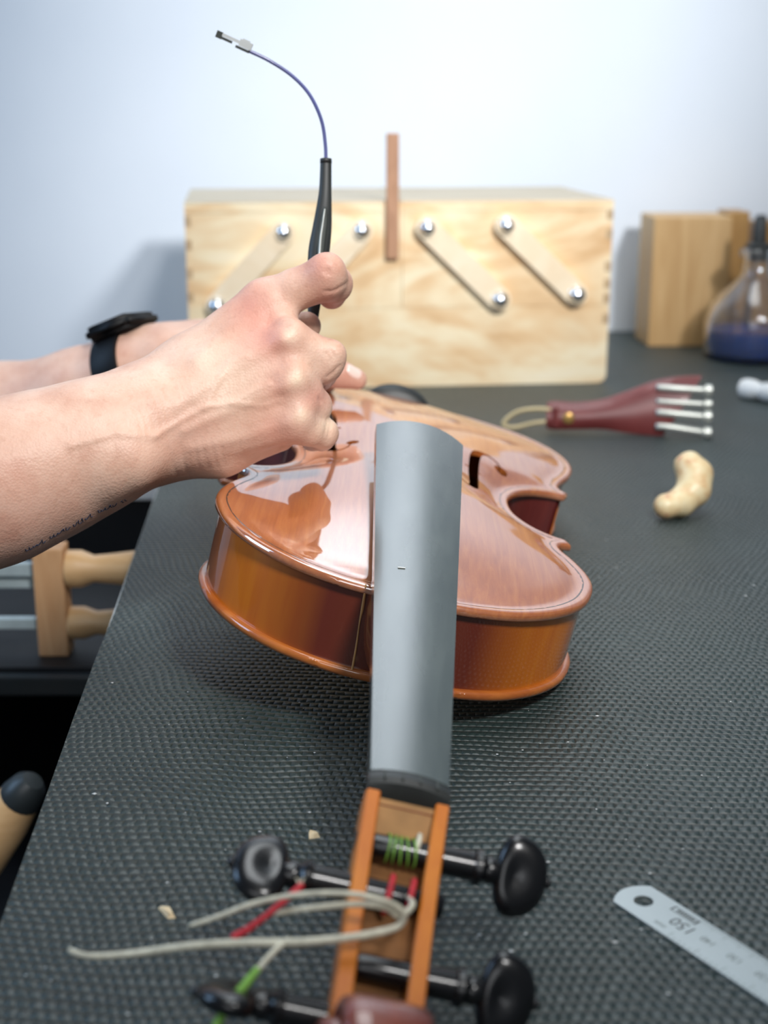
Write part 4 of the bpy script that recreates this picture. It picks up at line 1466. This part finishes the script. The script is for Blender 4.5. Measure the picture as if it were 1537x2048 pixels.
def arm(x0, z0, x1, z1):
    d = Vector((x1 - x0, 0, z1 - z0))
    L_ = d.length
    d.normalize()
    nrm = Vector((-d.z, 0, d.x))
    pts = []
    r_ = 0.98
    for k in range(9):
        a = math.pi / 2 + math.pi * k / 8
        pts.append(d * (r_ * math.cos(a)) + nrm * (r_ * math.sin(a)))
    for k in range(9):
        a = -math.pi / 2 + math.pi * k / 8
        pts.append(d * (L_ + r_ * math.cos(a)) + nrm * (r_ * math.sin(a)))
    V = [(x0 + p.x, -0.85, z0 + p.z) for p in pts] + [(x0 + p.x, -0.07, z0 + p.z) for p in pts]
    n_ = len(pts)
    F = [tuple(range(n_)), tuple(range(n_, 2 * n_))[::-1]] + [((i + 1) % n_, i, n_ + i, n_ + (i + 1) % n_) for i in range(n_)]
    o = link_mesh('arm', V, F, M['pine_arm'], tb, False)
    for x, z, r in ((x0, z0, 0.72), (x1, z1, 0.78)):
        lathe('dome_nut', [(0, r), (0.16, r), (0.2, r * 0.95), (0.5, r * 0.86), (0.72, r * 0.62), (0.85, r * 0.25), (0.87, 0.01)], (x, -0.84, z), (0, -1, 0), M['chrome'], o, 20)


arm(-10.24, 13.68, -16.06, 7.49)
arm(-3.59, 13.75, -9.37, 7.61)
arm(2.09, 13.91, 8.54, 7.71)
arm(8.97, 14.07, 15.4, 8.05)
for z in (14.9, 13.2, 10.4, 8.9, 7.6, 5.8):          # end grain of the finger joints on the right edge
    box('finger_joint', (W2 - 0.55, -0.03, z - 0.42), (W2 + 0.02, 1.1, z + 0.42), M['pine_end'], tb, 0)
for z in (14.6, 12.6, 10.2, 8.2):
    box('finger_joint', (-W2 - 0.02, -0.03, z - 0.42), (-W2 + 0.5, 1.1, z + 0.42), M['pine_end'], tb, 0)
box('handle_post', (-1.42, -0.62, 11.3), (-0.34, -0.07, 21.8), M['dowel'], tb, 0.08)

# ------------------------------------------------------------------ wood blocks and the bottle at the right
blk = box('wood_block', (-4.0, -1.5, 0), (4.0, 5.0, 13.2), M['oak'], None, 0.18, 3)
blk.location = Vector((31.3, 145.8, 0)) * S
blk.rotation_euler = (0, 0, math.radians(2))
tag(blk, 'upright light brown wooden block standing right of the tool box', 'block')
blk = box('wood_block', (-1.15, -2.2, 0), (1.15, 2.5, 13.5), M['oak_dark'], None, 0.12, 3)
blk.location = Vector((36.6, 149.2, 0)) * S
tag(blk, 'narrow darker wooden block standing behind the glass bottle', 'block')
blk = box('wood_block', (-3.0, -2, 0), (3.0, 2, 12.3), M['oak_dark'], None, 0.12, 3)
blk.location = Vector((41.9, 150.5, 0)) * S
tag(blk, 'brown wooden block at the picture edge behind the bottle stopper', 'block')

bt = thing('glass_bottle', 'round clear glass bottle with blue liquid and dark stopper', 'bottle', (36.4, 137.6, 0))
outer = [(0.0, 3.6), (0.1, 4.2), (0.5, 4.6), (1.5, 4.75), (3.4, 4.7), (5.0, 4.3), (6.3, 3.4), (7.4, 2.2), (8.2, 1.5), (9.8, 1.35), (10.0, 1.75), (10.5, 1.8), (10.7, 1.6)]
inner = [(10.7, 1.1), (9.8, 1.05), (8.3, 1.15), (7.2, 1.9), (6.1, 3.1), (4.9, 4.0), (3.4, 4.4), (1.5, 4.45), (0.7, 4.2), (0.45, 0.01)]
lathe('glass_body', outer + inner, (0, 0, 0), (0, 0, 1), M['glass'], bt, 40)
lathe('blue_liquid', [(0.46, 0.01), (0.47, 3.6), (0.72, 4.15), (1.5, 4.42), (2.9, 4.40), (2.92, 0.01)], (0, 0, 0), (0, 0, 1), M['blue_liquid'], bt, 40)
lathe('stopper', [(9.5, 0.9), (10.7, 1.05), (10.75, 1.3), (11.1, 1.3), (11.3, 0.7), (13.6, 0.6), (13.9, 0.45), (13.95, 0.02)], (0, 0, 0), (0, 0, 1), M['black_plastic'], bt, 24)

# ------------------------------------------------------------------ tailpiece standing on its edge
tpc = thing('tailpiece', 'dark red violin tailpiece with four fine tuners and tail gut loop', 'tailpiece', (12.4, 104.4, 0), -0.10)
# side outline in (u along, v up)
up_e = catmull([(0, 2.15, 0), (0.6, 2.3, 0), (2.2, 2.25, 0), (4.2, 2.5, 0), (6.2, 3.2, 0), (8.2, 3.95, 0), (10.2, 4.3, 0), (11.6, 4.35, 0)], 6)[:, :2]
lo_e = catmull([(0, 0.35, 0), (0.6, 0.25, 0), (2.2, 0.30, 0), (4.2, 0.35, 0), (6.2, 0.12, 0), (7.6, 0.02, 0), (8.7, 0.0, 0), (8.9, 0.2, 0)], 6)[:, :2]
V, F = [], []
kk = 9
m_ = min(len(up_e), len(lo_e))
for i in range(m_):
    a, b = np.array(lo_e[i]), np.array(up_e[i])
    for k in range(kk):
        t = k / (kk - 1)
        p = a + (b - a) * t
        bul = 0.55 * math.sin(math.pi * t) ** 0.8
        V.append((p[0], 0.6 * p[1] * 0.55 - bul, p[1]))
    for k in range(kk):
        t = 1 - k / (kk - 1)
        p = a + (b - a) * t
        V.append((p[0], 0.6 * p[1] * 0.55 + 0.30 - 0.1 * math.sin(math.pi * t), p[1]))
k2 = 2 * kk
for i in range(m_ - 1):
    for k in range(k2):
        F.append((i * k2 + k, i * k2 + (k + 1) % k2, (i + 1) * k2 + (k + 1) % k2, (i + 1) * k2 + k))
F.append(tuple(range(k2))[::-1])
F.append(tuple((m_ - 1) * k2 + k for k in range(k2)))
tpb = link_mesh('tailpiece_body', V, F, M['tailpiece'], tpc)
bmx = bmesh.new()
bmx.from_mesh(tpb.data)
bmesh.ops.recalc_face_normals(bmx, faces=bmx.faces[:])
bmx.to_mesh(tpb.data)
bmx.free()
autosmooth(tpb, 50)
box('end_fret', (0.5, -0.42, 0.5), (0.85, 0.2, 2.1), M['tailpiece'], tpc, 0.05)
lathe('brass_eye', [(0, 0.42), (0.12, 0.44), (0.2, 0.34), (0.22, 0.02)], (1.65, -0.15, 1.25), (0, -1, 0), M['brass'], tpc, 18)
for z0, z1, r_ in ((3.55, 3.45, 0.25), (2.55, 2.45, 0.2), (1.75, 1.55, 0.26), (0.75, 0.40, 0.26)):
    y_ = 0.33 * z0 - 0.52
    tn = tube('fine_tuner', [(8.2, y_, z0 + 0.03), (9.2, y_ - 0.1, z0), (10.6, y_ - 0.12, (z0 + z1) / 2), (11.9, y_ - 0.12, z1)], [r_ * 0.9, r_, r_, r_ * 0.95], M['tuner'], tpc, 10, 4)
    lathe('tuner_knob', [(0, r_ * 1.0), (0.05, r_ * 1.75), (0.5, r_ * 1.75), (0.58, r_ * 1.3), (0.6, 0.02)], (11.75, y_ - 0.12, z1), (1, 0, 0), M['tuner'], tn, 14)
tube('tail_gut', [(0.3, 0.3, 1.75), (-0.8, 0.3, 1.8), (-2.2, 0.3, 1.55), (-3.1, 0.25, 0.9), (-3.2, 0.2, 0.45), (-2.4, 0.15, 0.35), (-1.0, 0.2, 0.7), (0.3, 0.3, 0.85)], 0.17, M['gut'], tpc, 10, 8)

# ------------------------------------------------------------------ curled pale root and white rod
G = Blend((13.5, 73, -2), (22.5, 86, 7), 0.1)
G.chain([((16.27, 76.97, 2.22), 0.62), ((17.04, 77.40, 2.28), 0.78), ((17.88, 77.99, 2.87), 0.92), ((18.02, 78.62, 3.60), 0.98), ((17.72, 78.96, 4.08), 0.78), ((17.89, 79.17, 4.41), 0.35)], 0.35)
G.cap((16.08, 76.85, 2.20), (16.59, 76.89, 2.31), 0.70, 0.6, 0.3)
V, F = G.mesh()
g_off = np.array([18.2, 78.0, V[:, 2].min()])
V = (V - g_off) * 1.06
rt_o = link_mesh('ginger_root', V, F, M['root'])
rt_o.location = Vector((19.25, 82.4, 0.0)) * S
tag(rt_o, 'curled cream lump like a piece of ginger root with pink blotch', 'root')
tube('root_tip', [(np.array((17.86, 79.11, 4.22)) - g_off) * 1.06, (np.array((17.94, 79.36, 4.73)) - g_off) * 1.06], [0.16, 0.10], M['chip'], rt_o, 8, 1)

wr = lathe('plastic_rod', [(0, 0.3), (0.1, 0.72), (0.5, 0.86), (1.3, 0.84), (1.7, 0.66), (2.1, 0.62), (2.3, 0.78), (5.5, 0.80), (5.6, 0.4)], (0, 0, 0.86), (0.66, -0.75, 0), M['white_plastic'], None, 20)
wr.location = Vector((30.6, 118.0, 0.0)) * S
tag(wr, 'white plastic rod with rounded knob end lying beside the tailpiece', 'rod')

# ------------------------------------------------------------------ steel ruler
ra, rb_ = np.array((7.69, 39.44, 0.10)), np.array((10.94, 34.56, 0.10))
ru = (rb_ - ra) / np.linalg.norm(rb_ - ra)
rv = np.array([-ru[1], ru[0], 0])
ruler = thing('steel_ruler', 'steel ruler with hanging hole, lying at a slant on the black mat', 'ruler', (ra[0], ra[1], 0.0), math.atan2(ru[1], ru[0]))
RW, RL = 0.80, 15.9
pts = [(RL, -RW), (RL, RW)]
for k in range(13):
    v_ = RW * (1 - k / 6)
    pts.append((0.36 * (v_ / RW) ** 2 - 0.05, v_))
hol = [(0.82 + 0.31 * math.cos(2 * math.pi * k / 28), 0.0 + 0.31 * math.sin(2 * math.pi * k / 28)) for k in range(28)]
P2 = [Vector(p) for p in pts] + [Vector(p) for p in hol]
ed = [(i, (i + 1) % len(pts)) for i in range(len(pts))] + [(len(pts) + i, len(pts) + (i + 1) % 28) for i in range(28)]
v2, _e, f2, *_ = delaunay_2d_cdt(P2, ed, [], 0, 1e-5)
v2 = np.array([tuple(v) for v in v2])
f2 = np.array([tuple(f) for f in f2 if len(f) == 3])
cen = v2[f2].mean(1)
f2 = f2[point_in(np.array(pts), cen) & ~point_in(np.array(hol), cen)]
n_ = len(v2)
ecount = {}
for t in f2:
    for i in range(3):
        ecount[(t[i], t[(i + 1) % 3])] = 1
V = np.vstack([np.c_[v2, np.full(n_, 0.09)], np.c_[v2, np.full(n_, 0.01)]])
F = [tuple(t) for t in f2] + [tuple(t[::-1] + n_) for t in f2] + [(q, p, p + n_, q + n_) for (p, q) in ecount if (q, p) not in ecount]
link_mesh('blade', V, F, M['steel'], ruler, False)


def number(txt, u, v, size, mat):
    cu_ = bpy.data.curves.new('numeral', 'FONT')
    cu_.body = txt
    cu_.size = size * S
    cu_.align_x, cu_.align_y = 'CENTER', 'CENTER'
    cu_.extrude = 0.0
    t_o = bpy.data.objects.new('numeral', cu_)
    o = bpy.data.objects.new('numeral', bpy.data.meshes.new_from_object(t_o))
    bpy.data.objects.remove(t_o)
    C.objects.link(o)
    o.data.materials.clear()
    o.data.materials.append(mat)
    o.parent = ruler
    o.location = Vector((u, v, 0.0935)) * S
    o.rotation_euler = (0, 0, math.pi)
    return o


number('150', 2.52, 0.02, 0.62, M['ink'])
for i, tx in enumerate(('140', '130', '120', '110', '100', '90', '80')):
    number(tx, 3.52 + 1.06 * i, 0.06, 0.36, M['ink_faint'])
number('mm', 2.05, -0.50, 0.30, M['ink_faint'])


def flat_rects(name, rects, mat):
    V, F = [], []
    for u0, v0, u1, v1 in rects:
        b0 = len(V)
        V += [(u0, v0, 0.0925), (u1, v0, 0.0925), (u1, v1, 0.0925), (u0, v1, 0.0925)]
        F.append((b0, b0 + 1, b0 + 2, b0 + 3))
    return link_mesh(name, V, F, mat, ruler, False)


# the maker's mark: a bracketed dark plate with illegible small strokes
mk = [(1.62, 0.60, 2.62, 0.63), (1.62, 0.36, 2.62, 0.39), (1.60, 0.36, 1.66, 0.63), (2.58, 0.36, 2.66, 0.63)]
for k in range(7):
    u = 1.80 + k * 0.105
    mk.append((u, 0.43, u + 0.075, 0.57))
flat_rects('maker_mark', mk, M['ink'])
tk = []
for i in range(0, 122):
    u = 2.62 + i * 0.106
    l_ = 0.30 if i % 10 == 0 else 0.22 if i % 5 == 0 else 0.14
    tk.append((u - 0.010, 0.77 - l_, u + 0.010, 0.77))
    if i % 2 == 0:
        tk.append((u - 0.010, -0.77, u + 0.010, -0.77 + l_))
flat_rects('tick_marks', tk, M['ink_faint'])

# ------------------------------------------------------------------ chips and dust on the mat
def chip(loc, size, rot, label):
    lx, ly, lz = size
    bm = bmesh.new()
    vs = [bm.verts.new(p) for p in ((-lx, -ly * 0.6, 0), (lx * 0.7, -ly, 0), (lx, ly * 0.3, 0), (-lx * 0.2, ly, 0), (-lx * 0.8, -ly * 0.2, lz * 0.6), (lx * 0.6, -ly * 0.5, lz), (lx * 0.7, ly * 0.2, lz * 0.7), (-lx * 0.1, ly * 0.7, lz))]
    for f in ((3, 2, 1, 0), (4, 5, 6, 7), (0, 1, 5, 4), (1, 2, 6, 5), (2, 3, 7, 6), (3, 0, 4, 7)):
        bm.faces.new([vs[i] for i in f])
    o = bm_obj('wood_chip', bm, M['chip'])
    o.location = Vector((loc[0], loc[1], 0.0)) * S
    o.rotation_euler = (0, 0, rot)
    tag(o, label, 'wood chip', 'fresh wood chips on the mat')


chip((-2.44, 43.01, 0.00), (0.22, 0.26, 0.14), 0.5, 'small triangular pale wood chip beside the upper left tuning peg')
chip((-6.72, 38.22, 0.00), (0.42, 0.16, 0.16), -0.9, 'long pale wood chip lying near the loose cream string ends')
chip((2.41, 34.47, 0.00), (0.25, 0.3, 0.16), 0.2, 'pale wood chip between the scroll and the lower right peg')
V, F = [], []
for i in range(240):
    u = rng.random()
    px_, py_ = -13 + 34 * rng.random(), 33 + 50 * rng.random() ** 1.6
    if px_ < edge(py_, 0.8):
        continue
    r_ = 0.025 + 0.05 * rng.random() ** 3
    b0 = len(V)
    for dx, dy, dz in ((1, 0, 0), (0, 1, 0), (-1, 0, 0), (0, -1, 0), (0, 0, 1.2)):
        V.append((px_ + dx * r_ * (0.7 + rng.random()), py_ + dy * r_, 0.04 + dz * r_ * 0.5))
    F += [(b0, b0 + 1, b0 + 4), (b0 + 1, b0 + 2, b0 + 4), (b0 + 2, b0 + 3, b0 + 4), (b0 + 3, b0, b0 + 4), (b0 + 3, b0 + 2, b0 + 1, b0)]
ds = link_mesh('sanding_dust', V, F, M['dust'], None, False)
tag(ds, 'pale specks of sanding dust scattered over the black mat', 'dust')
ds['kind'] = 'stuff'

# ------------------------------------------------------------------ tool cart below the left edge of the bench
cart = thing('tool_cart', 'black steel tool cart with open shelves beside the bench', 'tool cart', (-40, 100, -75))
cz = lambda z: z + 75
box('tray', (-22, -19.6, cz(-9.9)), (24, 22, cz(-9.3)), M['cart'], cart, 0.1)
box('tray_lip', (-22, -20.4, cz(-10.9)), (24, -19.6, cz(-9.6)), M['cart_lip'], cart, 0.15)
box('back_panel', (-22, 22, cz(-26)), (24, 23, cz(2)), M['cart'], cart, 0.1)
box('shelf', (-22, -30, cz(-24.6)), (24, 22, cz(-24)), M['cart'], cart, 0.1)
for x, y in ((-22, -30), (22.5, -30), (-22, 21), (22.5, 21)):
    box('post', (x, y, 0), (x + 1.5, y + 1.5, cz(-9.9) if y > 0 else cz(-24)), M['cart'], cart, 0.1)

rack = thing('chisel_rack', 'upright beech board with holes carrying wood handled chisels on the cart', 'tool rack', (-20.7, 83.0, -9.3))
rr = box('rack_board', (-1.05, -0.9, 0.0), (0.85, 0.9, 7.1), M['rack_wood'], rack, 0.12)


def chisel(z, y, r, label, blades):
    t = thing('chisel', label, 'chisel', (-20.7, 83.0 + y, -9.3 + z), 0, 'chisels lying through the beech rack board')
    lathe('handle', [(0.80, r * 0.75), (0.95, r * 1.0), (1.8, r * 1.0), (2.6, r * 0.72), (4.0, r * 0.84), (6.0, r * 1.05), (8.5, r * 1.0), (10.2, r * 0.7), (10.4, 0.02)], (0, 0, 0), (1, 0, 0), M['chisel_wood'], t, 24)
    for i, (dz, dy, h_) in enumerate(blades):
        box('chisel_blade', (-16, dy - 0.3, dz - h_), (-1.05, dy + 0.3, dz + h_), M['blade'], t, 0.08)


chisel(5.55, 0.0, 1.18, 'upper beech handled chisel passing through the rack board on the cart', [(0.0, 0.0, 0.42), (-0.95, 0.4, 0.40)])
chisel(2.0, -0.1, 1.05, 'lower beech handled chisel passing through the rack board on the cart', [(0.0, 0.0, 0.36)])

gb = thing('wooden_handle_tool', 'stout beech tool handle with dark ferrule leaning on the lower cart shelf', 'hand tool', (-23.0, 71.0, -24.0))
g0 = np.array([-23.0, 71.0, -24.0])
A, B = np.array((-25.10, 70.64, -19.56)), np.array((-19.90, 69.10, -12.30))
ax = (B - A) / np.linalg.norm(B - A)
Lg = np.linalg.norm(B - A)
lathe('tool_handle', [(-3.0, 0.6), (-2.6, 1.1), (0, 1.5), (Lg * 0.45, 1.65), (Lg * 0.8, 1.45), (Lg, 1.15)], A - g0, ax, M['chisel_wood'], gb, 24)
lathe('ferrule', [(Lg, 1.18), (Lg + 0.1, 1.2), (Lg + 1.1, 0.95), (Lg + 1.5, 0.6), (Lg + 1.55, 0.05)], A - g0, ax, M['cart_lip'], gb, 20)

pb_ = thing('plastic_tub', 'dark tub with pale grey lid standing at the back of the cart tray', 'tub', (-21.0, 106, -9.3))
box('tub_body', (-5, -4, 0), (5.2, 4, 5.0), M['cart'], pb_, 0.3)
box('tub_lid', (-5.3, -4.3, 4.7), (5.5, 4.3, 6.0), M['white_plastic'], pb_, 0.15)
